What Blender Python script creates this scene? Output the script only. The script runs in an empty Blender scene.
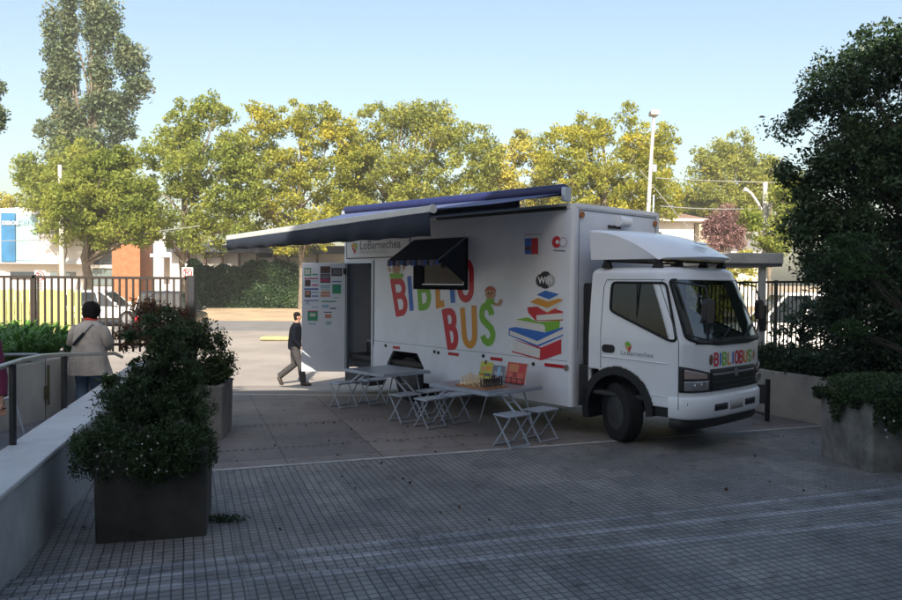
import bpy, math, random
import numpy as np
from mathutils import Vector, Matrix
S = bpy.context.scene
R = math.radians
random.seed(7); rng = np.random.default_rng(7)

# ------------------------------------------------------------------ camera
F, PIT, ROL, EYE = 752.05, -0.0237, 0.0087, 2.145
fw = Vector((0, math.cos(PIT), math.sin(PIT))); up0 = Vector((0, -math.sin(PIT), math.cos(PIT))); rt0 = Vector((1, 0, 0))
rt = rt0*math.cos(ROL) + up0*math.sin(ROL); up = -rt0*math.sin(ROL) + up0*math.cos(ROL)
cd = bpy.data.cameras.new('camera'); cam = bpy.data.objects.new('camera', cd); S.collection.objects.link(cam)
cd.sensor_width = 36; cd.lens = F/902*36; cd.clip_start = .05; cd.clip_end = 2000
m = Matrix.Identity(4)
for i in range(3): m[i][0] = rt[i]; m[i][1] = up[i]; m[i][2] = -fw[i]
m[2][3] = EYE
cam.matrix_world = m; S.camera = cam

# ------------------------------------------------------------------ sky, sun, exposure
SUN_EL, SUN_AZ = 37.0, 180.0
w = bpy.data.worlds.new('World'); S.world = w; w.use_nodes = True
nt = w.node_tree; bg = nt.nodes['Background']; sk = nt.nodes.new('ShaderNodeTexSky'); sk.sky_type = 'NISHITA'
sk.sun_disc = False; sk.sun_elevation = R(SUN_EL); sk.sun_rotation = R(SUN_AZ); sk.altitude = 600; sk.air_density = 1.5; sk.dust_density = 5.0; sk.ozone_density = 1.0
nt.links.new(sk.outputs[0], bg.inputs[0]); bg.inputs[1].default_value = 0.087
sl = bpy.data.lights.new('sun', 'SUN'); sl.energy = 4.6; sl.angle = R(.5); sl.color = (1, .91, .76)
so = bpy.data.objects.new('sun', sl); S.collection.objects.link(so)
sv = Vector((math.sin(R(SUN_AZ))*math.cos(R(SUN_EL)), math.cos(R(SUN_AZ))*math.cos(R(SUN_EL)), math.sin(R(SUN_EL))))
so.rotation_euler = sv.to_track_quat('Z', 'Y').to_euler(); so.location = (0, -30, 40)
S.view_settings.view_transform = 'Standard'; S.view_settings.look = 'None'; S.view_settings.exposure = 1.36; S.view_settings.gamma = 1

# ------------------------------------------------------------------ measuring helpers (survey of the place)
def ray(u, v): return fw + rt*((u-451)/F) - up*((v-300)/F)
def onz(u, v, z=0.0):
    d = ray(u, v); t = (z-EYE)/d.z; return Vector((0, 0, EYE)) + d*t
def onY(u, v, Y):
    d = ray(u, v); return Vector((0, 0, EYE)) + d*(Y/d.y)
TX, TY, YAW = 1.7182, 10.6274, -0.8366
cy_, sy_ = math.cos(YAW), math.sin(YAW)
def inv(P):
    dx, dy = P[0]-TX, P[1]-TY; return Vector((cy_*dx+sy_*dy, -sy_*dx+cy_*dy, P[2]))
def fwd(p): return Vector((TX+cy_*p[0]-sy_*p[1], TY+sy_*p[0]+cy_*p[1], p[2]))
def plane(u, v, P, n):
    d = ray(u, v); o = Vector((0, 0, EYE)); t = (Vector(P)-o).dot(n)/d.dot(n); return o+d*t
def side(u, v, y=0.0): return inv(plane(u, v, fwd((0, y, 0)), Vector((-sy_, cy_, 0))))
def frontx(u, v, x): return inv(plane(u, v, fwd((x, 0, 0)), Vector((cy_, sy_, 0))))
def G(Y):
    if Y < 14.5: return 0.0
    if Y < 17.5: return -.3*(Y-14.5)/3
    if Y < 45: return -.3+.75*(Y-17.5)/27.5
    return .45

# ------------------------------------------------------------------ materials
MATS = {}
def mat(name, col, rough=.6, metal=0, nz=None, bump=None, spec=.5, coat=0, coords='Object'):
    if name in MATS: return MATS[name]
    M = bpy.data.materials.new(name); M.use_nodes = True; t = M.node_tree; b = t.nodes['Principled BSDF']
    b.inputs['Base Color'].default_value = (*col, 1); b.inputs['Roughness'].default_value = rough
    b.inputs['Metallic'].default_value = metal; b.inputs['Specular IOR Level'].default_value = spec
    b.inputs['Coat Weight'].default_value = coat
    tc = t.nodes.new('ShaderNodeTexCoord')
    if nz:
        sc, amt = nz
        n = t.nodes.new('ShaderNodeTexNoise'); n.inputs['Scale'].default_value = sc; n.inputs['Detail'].default_value = 8; n.inputs['Roughness'].default_value = .65
        t.links.new(tc.outputs[coords], n.inputs['Vector'])
        r = t.nodes.new('ShaderNodeValToRGB'); r.color_ramp.elements[0].position = .3; r.color_ramp.elements[1].position = .72
        r.color_ramp.elements[0].color = (*[c*(1-amt) for c in col], 1); r.color_ramp.elements[1].color = (*[min(1, c*(1+amt)) for c in col], 1)
        t.links.new(n.outputs[0], r.inputs[0]); t.links.new(r.outputs[0], b.inputs['Base Color'])
    if bump:
        sc, st = bump
        n = t.nodes.new('ShaderNodeTexNoise'); n.inputs['Scale'].default_value = sc; n.inputs['Detail'].default_value = 6
        t.links.new(tc.outputs[coords], n.inputs['Vector'])
        bp = t.nodes.new('ShaderNodeBump'); bp.inputs['Strength'].default_value = st; bp.inputs['Distance'].default_value = .01
        t.links.new(n.outputs[0], bp.inputs['Height']); t.links.new(bp.outputs[0], b.inputs['Normal'])
    MATS[name] = M; return M

def tile_mat(name, c1, c2, groove, size=.075, mort=.014, big=.40, bigd=.86, rot=19.5, nzamt=.35):
    M = bpy.data.materials.new(name); M.use_nodes = True; t = M.node_tree; b = t.nodes['Principled BSDF']; L = t.links.new
    tc = t.nodes.new('ShaderNodeTexCoord'); mp = t.nodes.new('ShaderNodeMapping'); mp.inputs['Rotation'].default_value = (0, 0, -R(rot))
    wn = t.nodes.new('ShaderNodeTexNoise'); wn.inputs['Scale'].default_value = 2.2; wn.inputs['Detail'].default_value = 2; L(tc.outputs['Object'], wn.inputs['Vector'])
    vs_ = t.nodes.new('ShaderNodeVectorMath'); vs_.operation = 'MULTIPLY_ADD'; vs_.inputs[1].default_value = (.014, .014, 0); L(wn.outputs['Color'], vs_.inputs[0]); L(tc.outputs['Object'], vs_.inputs[2])
    L(vs_.outputs[0], mp.inputs[0])
    def brick(sz, mo, a, bb, g):
        n = t.nodes.new('ShaderNodeTexBrick'); n.offset = 0; n.squash = 1
        n.inputs['Scale'].default_value = 1; n.inputs['Brick Width'].default_value = sz; n.inputs['Row Height'].default_value = sz
        n.inputs['Mortar Size'].default_value = mo/2; n.inputs['Mortar Smooth'].default_value = .3
        n.inputs['Color1'].default_value = (*a, 1); n.inputs['Color2'].default_value = (*bb, 1); n.inputs['Mortar'].default_value = (*g, 1)
        L(mp.outputs[0], n.inputs['Vector']); return n
    n1 = brick(size, mort, c1, c2, groove)
    n2 = brick(big, .012, (1.06, 1.05, 1.04), (.74, .75, .78), (.6, .6, .6))
    n3 = brick(big*3, .0, (1, 1, 1), (bigd, bigd, bigd), (1, 1, 1))
    nz = t.nodes.new('ShaderNodeTexNoise'); nz.inputs['Scale'].default_value = .7; nz.inputs['Detail'].default_value = 9; nz.inputs['Roughness'].default_value = .7
    L(tc.outputs['Object'], nz.inputs['Vector'])
    rp = t.nodes.new('ShaderNodeValToRGB'); rp.color_ramp.elements[0].position = .35; rp.color_ramp.elements[1].position = .68
    lo = 1-nzamt; rp.color_ramp.elements[0].color = (lo, lo, lo, 1); rp.color_ramp.elements[1].color = (1.08, 1.06, 1.04, 1); L(nz.outputs[0], rp.inputs[0])
    sn = t.nodes.new('ShaderNodeTexNoise'); sn.inputs['Scale'].default_value = 5.5; sn.inputs['Detail'].default_value = 5; sn.inputs['Roughness'].default_value = .6; L(tc.outputs['Object'], sn.inputs['Vector'])
    sp_ = t.nodes.new('ShaderNodeValToRGB'); sp_.color_ramp.elements[0].position = .32; sp_.color_ramp.elements[1].position = .43; sp_.color_ramp.elements[0].color = (.55, .54, .53, 1); sp_.color_ramp.elements[1].color = (1, 1, 1, 1); L(sn.outputs[0], sp_.inputs[0])
    cur = n1.outputs[0]
    for o in (n2.outputs[0], n3.outputs[0], rp.outputs[0], sp_.outputs[0]):
        mx = t.nodes.new('ShaderNodeMix'); mx.data_type = 'RGBA'; mx.blend_type = 'MULTIPLY'; mx.inputs[0].default_value = 1
        L(cur, mx.inputs[6]); L(o, mx.inputs[7]); cur = mx.outputs[2]
    L(cur, b.inputs['Base Color']); b.inputs['Roughness'].default_value = .62
    bp = t.nodes.new('ShaderNodeBump'); bp.inputs['Strength'].default_value = .6; bp.inputs['Distance'].default_value = .006; bp.invert = True
    L(n1.outputs['Fac'], bp.inputs['Height']); L(bp.outputs[0], b.inputs['Normal'])
    MATS[name] = M; return M

def leaf_mat(name, cols, trans=.3, rough=.55):
    M = bpy.data.materials.new(name); M.use_nodes = True; t = M.node_tree; b = t.nodes['Principled BSDF']; L = t.links.new
    g = t.nodes.new('ShaderNodeNewGeometry'); tc = t.nodes.new('ShaderNodeTexCoord')
    nz = t.nodes.new('ShaderNodeTexNoise'); nz.inputs['Scale'].default_value = .55; nz.inputs['Detail'].default_value = 3
    L(tc.outputs['Object'], nz.inputs['Vector'])
    ma = t.nodes.new('ShaderNodeMath'); ma.operation = 'MULTIPLY_ADD'; ma.inputs[1].default_value = .45
    L(g.outputs['Random Per Island'], ma.inputs[0])
    m2 = t.nodes.new('ShaderNodeMath'); m2.operation = 'MULTIPLY_ADD'; m2.inputs[1].default_value = 1.5; m2.inputs[2].default_value = -.50
    L(nz.outputs[0], m2.inputs[0]); L(m2.outputs[0], ma.inputs[2])
    r = t.nodes.new('ShaderNodeValToRGB'); e = r.color_ramp.elements
    while len(e) < len(cols): e.new(.5)
    for i, c in enumerate(cols): e[i].position = i/(len(cols)-1); e[i].color = (*c, 1)
    L(ma.outputs[0], r.inputs[0]); L(r.outputs[0], b.inputs['Base Color']); b.inputs['Roughness'].default_value = rough
    b.inputs['Specular IOR Level'].default_value = .35
    tr = t.nodes.new('ShaderNodeBsdfTranslucent'); L(r.outputs[0], tr.inputs[0]); mx = t.nodes.new('ShaderNodeMixShader'); mx.inputs[0].default_value = trans
    L(b.outputs[0], mx.inputs[1]); L(tr.outputs[0], mx.inputs[2]); L(mx.outputs[0], t.nodes['Material Output'].inputs[0])
    MATS[name] = M; return M

def glass_mat(name, tint=(.62, .68, .68), mixf=.06):
    M = bpy.data.materials.new(name); M.use_nodes = True; t = M.node_tree; b = t.nodes['Principled BSDF']; L = t.links.new
    gl_ = t.nodes.new('ShaderNodeBsdfGlossy'); gl_.inputs['Roughness'].default_value = .02; gl_.inputs['Color'].default_value = (.95, .97, 1, 1)
    fr = t.nodes.new('ShaderNodeFresnel'); fr.inputs['IOR'].default_value = 1.5; ad = t.nodes.new('ShaderNodeMath'); ad.operation = 'ADD'; ad.inputs[1].default_value = mixf; L(fr.outputs[0], ad.inputs[0])
    tr = t.nodes.new('ShaderNodeBsdfTransparent'); tr.inputs[0].default_value = (*tint, 1)
    mx = t.nodes.new('ShaderNodeMixShader'); L(ad.outputs[0], mx.inputs[0])
    L(tr.outputs[0], mx.inputs[1]); L(gl_.outputs[0], mx.inputs[2]); L(mx.outputs[0], t.nodes['Material Output'].inputs[0])
    MATS[name] = M; return M

white = mat('white_paint', (.76, .79, .84), .32, nz=(1.3, .05), coat=.3)
whitebox = mat('white_panel', (.71, .755, .84), .36, nz=(1.1, .10), bump=(1.3, .25))
black = mat('black_plastic', (.007, .007, .009), .5)
rubber = mat('rubber', (.007, .007, .008), .8, nz=(20, .3))
darkmetal = mat('dark_metal', (.03, .032, .035), .5, .4, nz=(8, .3))
steel = mat('brushed_steel', (.42, .42, .40), .38, .8, nz=(9, .15))
alu = mat('aluminium', (.42, .47, .55), .4, .5, nz=(14, .12))
chrome = mat('chrome', (.6, .6, .62), .15, 1)
navy = mat('navy_fabric', (.006, .011, .024), .85, nz=(5, .2))
bluefab = mat('blue_fabric', (.055, .075, .17), .8, nz=(3, .2))
bluetube = mat('blue_cover', (.010, .015, .075), .55, nz=(6, .2))
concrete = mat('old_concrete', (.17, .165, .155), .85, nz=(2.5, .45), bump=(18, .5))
concdark = mat('dark_concrete', (.05, .047, .042), .9, nz=(3, .45), bump=(15, .5))
beige = mat('beige_wall', (.50, .46, .39), .85, nz=(1.5, .22), bump=(30, .2))
cap = mat('wall_cap', (.50, .51, .52), .6, nz=(2.2, .15))
render_ = mat('white_render', (.62, .60, .56), .8, nz=(.6, .1))
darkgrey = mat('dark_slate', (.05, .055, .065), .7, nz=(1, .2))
red = mat('red_print', (.50, .015, .03), .5); blue = mat('blue_print', (.02, .13, .50), .5); green = mat('green_print', (.17, .42, .03), .5)
orange = mat('orange_print', (.62, .27, .03), .5); paper = mat('page_print', (.66, .66, .66), .5); blackp = mat('black_print', (.015, .015, .02), .5)
grayp = mat('grey_print', (.16, .17, .2), .5); skinp = mat('skin_print', (.45, .25, .14), .5); teal = mat('teal_print', (.03, .27, .2), .5)
brownp = mat('brown_print', (.12, .05, .03), .5); paleblue = mat('pale_blue_print', (.25, .45, .62), .5); pinkp = mat('salmon_print', (.55, .25, .16), .5)
glass = glass_mat('window_glass'); glassd = glass_mat('dark_glass', (.10, .12, .12), .0)
lens_m = mat('lamp_lens', (.28, .28, .30), .12, .3); redlens = mat('red_reflector', (.42, .01, .02), .3); amber = mat('amber_lens', (.35, .12, .03), .4)
wood = mat('brown_wood', (.10, .05, .03), .7, nz=(4, .3)); bark = mat('bark', (.15, .12, .09), .9, nz=(6, .4), bump=(12, .6)); barkd = mat('dark_bark', (.05, .04, .03), .9, nz=(6, .4))
stone_pale = tile_mat('nosing_paving', (.47, .48, .50), (.38, .39, .41), (.17, .17, .18), nzamt=.5)
tiles = tile_mat('tile_paving', (.33, .32, .305), (.27, .26, .25), (.10, .097, .095))
tiles_up = tile_mat('landing_paving', (.31, .31, .31), (.25, .25, .25), (.09, .09, .092), nzamt=.45)

# slab paving with toothed groove rows
def slab_mat():
    M = tile_mat('slab_paving', (.235, .205, .195), (.22, .195, .185), (.12, .105, .10), size=1.15, mort=.018, big=2.3, bigd=.93, nzamt=.3); return M
slab = slab_mat()
drive = mat('driveway_concrete', (.23, .205, .185), .85, nz=(.5, .22), bump=(30, .2))
asph = mat('asphalt', (.14, .135, .135), .85, nz=(.8, .15))
dirt = mat('dry_verge', (.34, .25, .16), .95, nz=(.6, .3), bump=(6, .4))
soil = mat('soil', (.06, .045, .03), .95, nz=(5, .4))

# ------------------------------------------------------------------ object helpers
def put(name, me, mt, parent=None, loc=None):
    o = bpy.data.objects.new(name, me); S.collection.objects.link(o)
    if mt is not None:
        me.materials.clear()
        for q in (mt if isinstance(mt, (list, tuple)) else [mt]): me.materials.append(q)
    if parent: o.parent = parent
    if loc: o.location = loc
    return o
def tag(o, label=None, cat=None, group=None, kind=None):
    if label: o['label'] = label
    if cat: o['category'] = cat
    if group: o['group'] = group
    if kind: o['kind'] = kind
    return o
def thing(name, label, cat, loc=(0, 0, 0), rz=0, group=None):
    o = bpy.data.objects.new(name, None); S.collection.objects.link(o); o.location = loc; o.rotation_euler = (0, 0, rz); o.empty_display_size = .2
    return tag(o, label, cat, group)
def copy_tree(o, parent=None):
    c = o.copy(); S.collection.objects.link(c); c.parent = parent
    for ch in [q for q in bpy.data.objects if q.parent == o]: copy_tree(ch, c)
    return c

class MB:
    def __init__(s): s.v = []; s.f = []
    def add(s, vs, fs):
        n = len(s.v); s.v += [tuple(x) for x in vs]; s.f += [tuple(i+n for i in f) for f in fs]; return s
    def box(s, a, b, M=None):
        x0, y0, z0 = a; x1, y1, z1 = b
        vs = [Vector(p) for p in ((x0,y0,z0),(x1,y0,z0),(x1,y1,z0),(x0,y1,z0),(x0,y0,z1),(x1,y0,z1),(x1,y1,z1),(x0,y1,z1))]
        if M is not None: vs = [M @ q for q in vs]
        return s.add(vs, [(0,3,2,1),(4,5,6,7),(0,1,5,4),(1,2,6,5),(2,3,7,6),(3,0,4,7)])
    def bar(s, p, q, wd, ht, upv=(0, 0, 1)):
        p, q = Vector(p), Vector(q); d = (q-p).normalized(); u_ = Vector(upv)
        if abs(d.dot(u_)) > .98: u_ = Vector((1, 0, 0))
        a = d.cross(u_).normalized()*wd/2; b = a.cross(d).normalized()*ht/2
        vs = [p-a-b, p+a-b, p+a+b, p-a+b, q-a-b, q+a-b, q+a+b, q-a+b]
        return s.add(vs, [(0,3,2,1),(4,5,6,7),(0,1,5,4),(1,2,6,5),(2,3,7,6),(3,0,4,7)])
    def tube(s, pts, r, n=10, closed=False):
        pts = [Vector(p) for p in pts]; rs = r if isinstance(r, (list, tuple)) else [r]*len(pts); N = len(pts); vs = []; prev = None
        for i, p in enumerate(pts):
            d = (pts[min(i+1, N-1)]-pts[max(i-1, 0)])
            d = d.normalized() if d.length > 1e-9 else Vector((0, 0, 1))
            if prev is None:
                a = d.cross(Vector((0, 0, 1)) if abs(d.z) < .9 else Vector((1, 0, 0))).normalized()
            else:
                a = (prev - d*prev.dot(d)).normalized()
            prev = a; b = d.cross(a)
            for k in range(n):
                t = 2*math.pi*k/n; vs.append(p + (a*math.cos(t)+b*math.sin(t))*rs[i])
        fs = [(i*n+k, i*n+(k+1)%n, (i+1)*n+(k+1)%n, (i+1)*n+k) for i in range(N-1) for k in range(n)]
        fs += [tuple(range(n))[::-1], tuple((N-1)*n+k for k in range(n))]
        return s.add(vs, fs)
    def cyl(s, p, q, r, n=20): return s.tube([p, q], r, n)
    def loft(s, rings, caps=True):
        n = len(rings[0]); vs = [q for rg in rings for q in rg]
        fs = [(i*n+k, i*n+(k+1)%n, (i+1)*n+(k+1)%n, (i+1)*n+k) for i in range(len(rings)-1) for k in range(n)]
        if caps: fs += [tuple(range(n))[::-1], tuple((len(rings)-1)*n+k for k in range(n))]
        return s.add(vs, fs)
    def prism(s, poly, f):      # poly of 2D points -> f(x, y, side) with side 0/1
        n = len(poly); vs = [f(x, y, 0) for x, y in poly] + [f(x, y, 1) for x, y in poly]
        fs = [tuple(range(n)), tuple(range(n, 2*n))[::-1]] + [(k, n+k, n+(k+1) % n, (k+1) % n) for k in range(n)]
        return s.add(vs, fs)
    def build(s, name, mt, parent=None, smooth=False, bevel=0, loc=None, seg=2, auto=None):
        me = bpy.data.meshes.new(name); me.from_pydata([tuple(q) for q in s.v], [], s.f); me.validate(); me.update()
        import bmesh
        bm = bmesh.new(); bm.from_mesh(me); bmesh.ops.recalc_face_normals(bm, faces=bm.faces); bm.to_mesh(me); bm.free()
        if smooth:
            me.polygons.foreach_set('use_smooth', [True]*len(me.polygons))
            try: me.set_sharp_from_angle(angle=R(auto or 40))
            except Exception: pass
        o = put(name, me, mt, parent, loc)
        if bevel:
            b = o.modifiers.new('bevel', 'BEVEL'); b.width = bevel; b.segments = seg; b.limit_method = 'ANGLE'
        return o

def text_mesh(name, txt, size, mt, parent, f, extr=.001, align='LEFT', sx=1.0, bold=0.0):
    c = bpy.data.curves.new(name, 'FONT'); c.body = txt; c.size = size; c.align_x = align; c.extrude = 0; c.offset = bold; c.resolution_u = 3
    tmp = bpy.data.objects.new('tmp_text', c); S.collection.objects.link(tmp)
    dg = bpy.context.evaluated_depsgraph_get(); me = bpy.data.meshes.new_from_object(tmp.evaluated_get(dg))
    bpy.data.objects.remove(tmp); bpy.data.curves.remove(c)
    for v in me.vertices: v.co = f(v.co.x*sx, v.co.y)
    me.name = name; return put(name, me, mt, parent)

def plate(loops, f0, f1, name, mt, parent=None):
    """solid plate with holes: loops of 2D points; f0/f1 map a 2D point to the two faces"""
    c = bpy.data.curves.new('c', 'CURVE'); c.dimensions = '2D'; c.fill_mode = 'BOTH'; c.extrude = .5
    for lp in loops:
        sp = c.splines.new('POLY'); sp.points.add(len(lp)-1); sp.use_cyclic_u = True
        for i, (x, y) in enumerate(lp): sp.points[i].co = (x, y, 0, 1)
    tmp = bpy.data.objects.new('tmp_plate', c); S.collection.objects.link(tmp)
    dg = bpy.context.evaluated_depsgraph_get(); me = bpy.data.meshes.new_from_object(tmp.evaluated_get(dg))
    bpy.data.objects.remove(tmp); bpy.data.curves.remove(c)
    for v in me.vertices: v.co = f1(v.co.x, v.co.y) if v.co.z > 0 else f0(v.co.x, v.co.y)
    me.name = name; return put(name, me, mt, parent)

def arc(cx, cy, r, a0, a1, n=8): return [(cx+r*math.cos(R(a0+(a1-a0)*i/n)), cy+r*math.sin(R(a0+(a1-a0)*i/n))) for i in range(n+1)]
def rrect(x0, y0, x1, y1, r, n=5):
    return arc(x1-r, y1-r, r, 0, 90, n)+arc(x0+r, y1-r, r, 90, 180, n)+arc(x0+r, y0+r, r, 180, 270, n)+arc(x1-r, y0+r, r, 270, 360, n)

# ------------------------------------------------------------------ foliage
def leaf_mesh(name, C, size, aspect=.4, up_bias=0.0, droop=None):
    N = len(C); C = np.asarray(C, dtype=np.float32)
    a = rng.normal(size=(N, 3)); a[:, 2] += (droop if droop is not None else 0); a /= np.linalg.norm(a, axis=1)[:, None]
    b = rng.normal(size=(N, 3)); b[:, 2] *= (1-up_bias); b -= (a*b).sum(1)[:, None]*a; b /= np.linalg.norm(b, axis=1)[:, None]
    s = size*rng.uniform(.45, 1.5, N)[:, None]
    n_ = np.cross(a, b)
    A = a*s/2; B = b*s*aspect/2; K = n_*s*.09
    V = np.stack([C-A, C+B-K, C+A, C-B-K], 1).reshape(-1, 3).astype(np.float32)
    me = bpy.data.meshes.new(name); me.vertices.add(4*N); me.vertices.foreach_set('co', V.ravel())
    me.loops.add(4*N); me.loops.foreach_set('vertex_index', np.arange(4*N, dtype=np.int32))
    me.polygons.add(N); me.polygons.foreach_set('loop_start', np.arange(0, 4*N, 4, dtype=np.int32)); me.polygons.foreach_set('loop_total', np.full(N, 4, dtype=np.int32))
    me.update(calc_edges=True); return me
def cluster_points(ells, nclump, per, rc, shell=.55, flat=.75):
    """ells: list of (cx,cy,cz,rx,ry,rz,weight)"""
    W = np.array([e[6] if len(e) > 6 else e[3]*e[4]*e[5] for e in ells]); W = W/W.sum(); cl = []
    idx = rng.choice(len(ells), nclump, p=W)
    for i in idx:
        e = ells[i]; d = rng.normal(size=3); d /= np.linalg.norm(d); r = (shell + (1-shell)*rng.random()) if rng.random() < .8 else rng.random()
        cl.append((e[0]+d[0]*r*e[3], e[1]+d[1]*r*e[4], e[2]+d[2]*r*e[5]))
    cl = np.array(cl); k = rng.uniform(.55, 1.25, nclump)
    P = np.repeat(cl, per, 0); rr = np.repeat(rc*k, per)
    d = rng.normal(size=P.shape); d /= np.linalg.norm(d, axis=1)[:, None]
    P = P + d*(rng.random(len(P))**.45*rr)[:, None]*np.array([1, 1, flat])
    return P, cl
def limbs(mb, base, top, cl, n, r0, seed=0):
    rn = random.Random(seed); base = Vector(base); top = Vector(top)
    H = top-base; pts = []; rs = []
    for i in range(9):
        t = i/8; pts.append(base+H*t+Vector((rn.uniform(-1, 1), rn.uniform(-1, 1), 0))*H.length*.018*min(1, 3*t)); rs.append(r0*(1.25 if i == 0 else 1-.82*t))
    mb.tube(pts, rs, 9)
    for k in range(n):
        c = Vector(cl[rn.randrange(len(cl))]); t = min(.95, max(.25, (c.z-base.z)/max(H.length, .1)*.65)); a = base+H*t
        r = r0*(1-.8*t)*.55; mid = a.lerp(c, .5)+Vector((0, 0, -(c-a).length*.06)) + Vector((rn.uniform(-1, 1), rn.uniform(-1, 1), rn.uniform(-.5, 1)))*(c-a).length*.08
        q1 = a.lerp(mid, .5)+Vector((0, 0, (c-a).length*.03))
        mb.tube([a, q1, mid, mid.lerp(c, .6), c], [r, r*.8, r*.6, r*.35, r*.12], 6)
def tree(name, label, base, trunk_top, ells, nclump, per, rc, leaf, lm, r0=.2, nl=26, cat='tree', group=None, bk=None, asp=.5, shell=.55, flat=.75, seed=1, droop=None, part='crown'):
    b = Vector(base); t = thing(name, label, cat, b, 0, group)
    loc = [(e[0]-b.x, e[1]-b.y, e[2]-b.z, *e[3:]) for e in ells]
    P, cl = cluster_points(loc, nclump, per, rc, shell, flat)
    P = P[P[:, 2] > .02]
    put(part, leaf_mesh(part, P, leaf, asp, droop=droop), lm, t)
    mb = MB(); limbs(mb, (0, 0, 0), Vector(trunk_top)-b, cl, nl, r0, seed); mb.build('trunk', bk or bark, t, True)
    return t

L_green = leaf_mat('leaf_green', [(.10, .14, .025), (.21, .26, .045), (.32, .35, .065), (.42, .41, .08)], .55)
L_yg = leaf_mat('leaf_yellow_green', [(.11, .14, .025), (.25, .28, .045), (.42, .40, .06), (.60, .50, .05)], .55)
L_yel = leaf_mat('leaf_yellow', [(.16, .17, .04), (.32, .31, .06), (.50, .44, .07), (.60, .50, .08)], .4)
L_grey = leaf_mat('leaf_grey_green', [(.035, .055, .03), (.08, .12, .06), (.15, .18, .085), (.21, .20, .10)], .25)
L_dark = leaf_mat('leaf_dark', [(.014, .028, .013), (.026, .052, .02), (.045, .082, .03), (.085, .12, .04)], .2, .45)
L_bush = leaf_mat('leaf_bush', [(.014, .030, .012), (.032, .062, .020), (.06, .10, .03), (.10, .14, .04)], .2, .5)
L_hedge = leaf_mat('leaf_hedge', [(.009, .025, .01), (.018, .042, .015), (.033, .065, .02), (.075, .12, .035)], .2)
L_red = leaf_mat('leaf_reddish', [(.025, .03, .01), (.05, .04, .015), (.13, .045, .018), (.05, .07, .02)], .3)
L_purple = leaf_mat('leaf_purple', [(0.090, 0.045, 0.045), (0.150, 0.075, 0.075), (0.240, 0.135, 0.120), (0.300, 0.195, 0.150)], .2)
L_strap = leaf_mat('leaf_strap', [(0.042, 0.112, 0.021), (0.070, 0.182, 0.028), (0.112, 0.252, 0.042), (0.140, 0.280, 0.056)], .3, .4)
L_pale = leaf_mat('leaf_pale_green', [(.11, .14, .03), (.23, .26, .05), (.36, .37, .075), (.50, .45, .07)], .55)

# ================================================================== SETTING
A20 = .36          # slope of the paving joints and steps in plan
def seam(x): return 9.39+.361*x
def struct(name, mb, mt, **k): o = mb.build(name, mt, **k); o['kind'] = 'structure'; return o
# step lines surveyed from the photograph (left end, right end)
Ls = []
for (a, b, z) in (((0, 586), (902, 490), .0), ((0, 593), (902, 502), .05), ((0, 602), (902, 521), .10)):
    p, q = onz(*a, z), onz(*b, z); d = (q-p)/(q.x-p.x); Ls.append((p, d))
def Lat(k, x): p, d = Ls[k]; return Vector((x, p.y+d.y*(x-p.x), p.z))
XL, XR = -4.3, 14.0
mb = MB(); mb.add([Lat(0, XL), Lat(0, XR), Vector((XR, seam(XR), 0)), Vector((XL, seam(XL), 0))], [(0, 1, 2, 3)]); struct('plaza_paving', mb, tiles)
heights = [.04, .08, .12]
for k in range(3):
    h0 = [0, .04, .08][k]; h1 = heights[k]; nose = .085
    a, b = Lat(k, XL), Lat(k, XR); a.z = b.z = h0; a1, b1 = a.copy(), b.copy(); a1.z = b1.z = h1
    off = Vector((.3, -1, 0)).normalized()
    a2, b2 = a1+off*nose, b1+off*nose
    mb = MB(); mb.add([a, b, b1, a1, a2, b2], [(0, 1, 2, 3), (3, 2, 5, 4)]); struct('step_nosing', mb, stone_pale)
    if k < 2: c, d = Lat(k+1, XL), Lat(k+1, XR)
    else: c, d = Vector((XL, -3.2, 0)), Vector((XR, 3.6, 0))
    c.z = d.z = h1
    mb = MB(); mb.add([a2, b2, d, c], [(0, 1, 2, 3)]); struct('step_tread' if k < 2 else 'landing_paving', mb, tiles_up)
def strip(name, x0, x1, y0f, y1, mt, n=40):
    mb = MB(); ys = [14.5, 16, 17.5, 20, 25, 28, 31, 36, 40, 45]
    nx = 12; rows = []
    y0 = y0f if callable(y0f) else (lambda x: y0f)
    brk = [q for q in ys if q > max(y0(x0), y0(x1))+.01 and q < y1-.01]
    for r_ in [None]+brk+[y1]:
        row = []
        for i in range(nx+1):
            x = x0+(x1-x0)*i/nx; y = y0(x) if r_ is None else r_; row.append((x, y, G(y)))
        rows.append(row)
    vs = [p for r_ in rows for p in r_]; fs = [(j*(nx+1)+i, j*(nx+1)+i+1, (j+1)*(nx+1)+i+1, (j+1)*(nx+1)+i) for j in range(len(rows)-1) for i in range(nx)]
    mb.add(vs, fs); return struct(name, mb, mt)
strip('slab_pavement', -4.3, 10.5, seam, 14.05, slab)
# pale joint between the two pavings
mb = MB(); mb.add([(-4.3, seam(-4.3)-.04, .004), (7.5, seam(7.5)-.04, .004), (7.5, seam(7.5)+.04, .004), (-4.3, seam(-4.3)+.04, .004)], [(0, 1, 2, 3)]); struct('paving_joint', mb, mat('pale_joint', (.42, .40, .38), .8, nz=(6, .3)))
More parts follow.
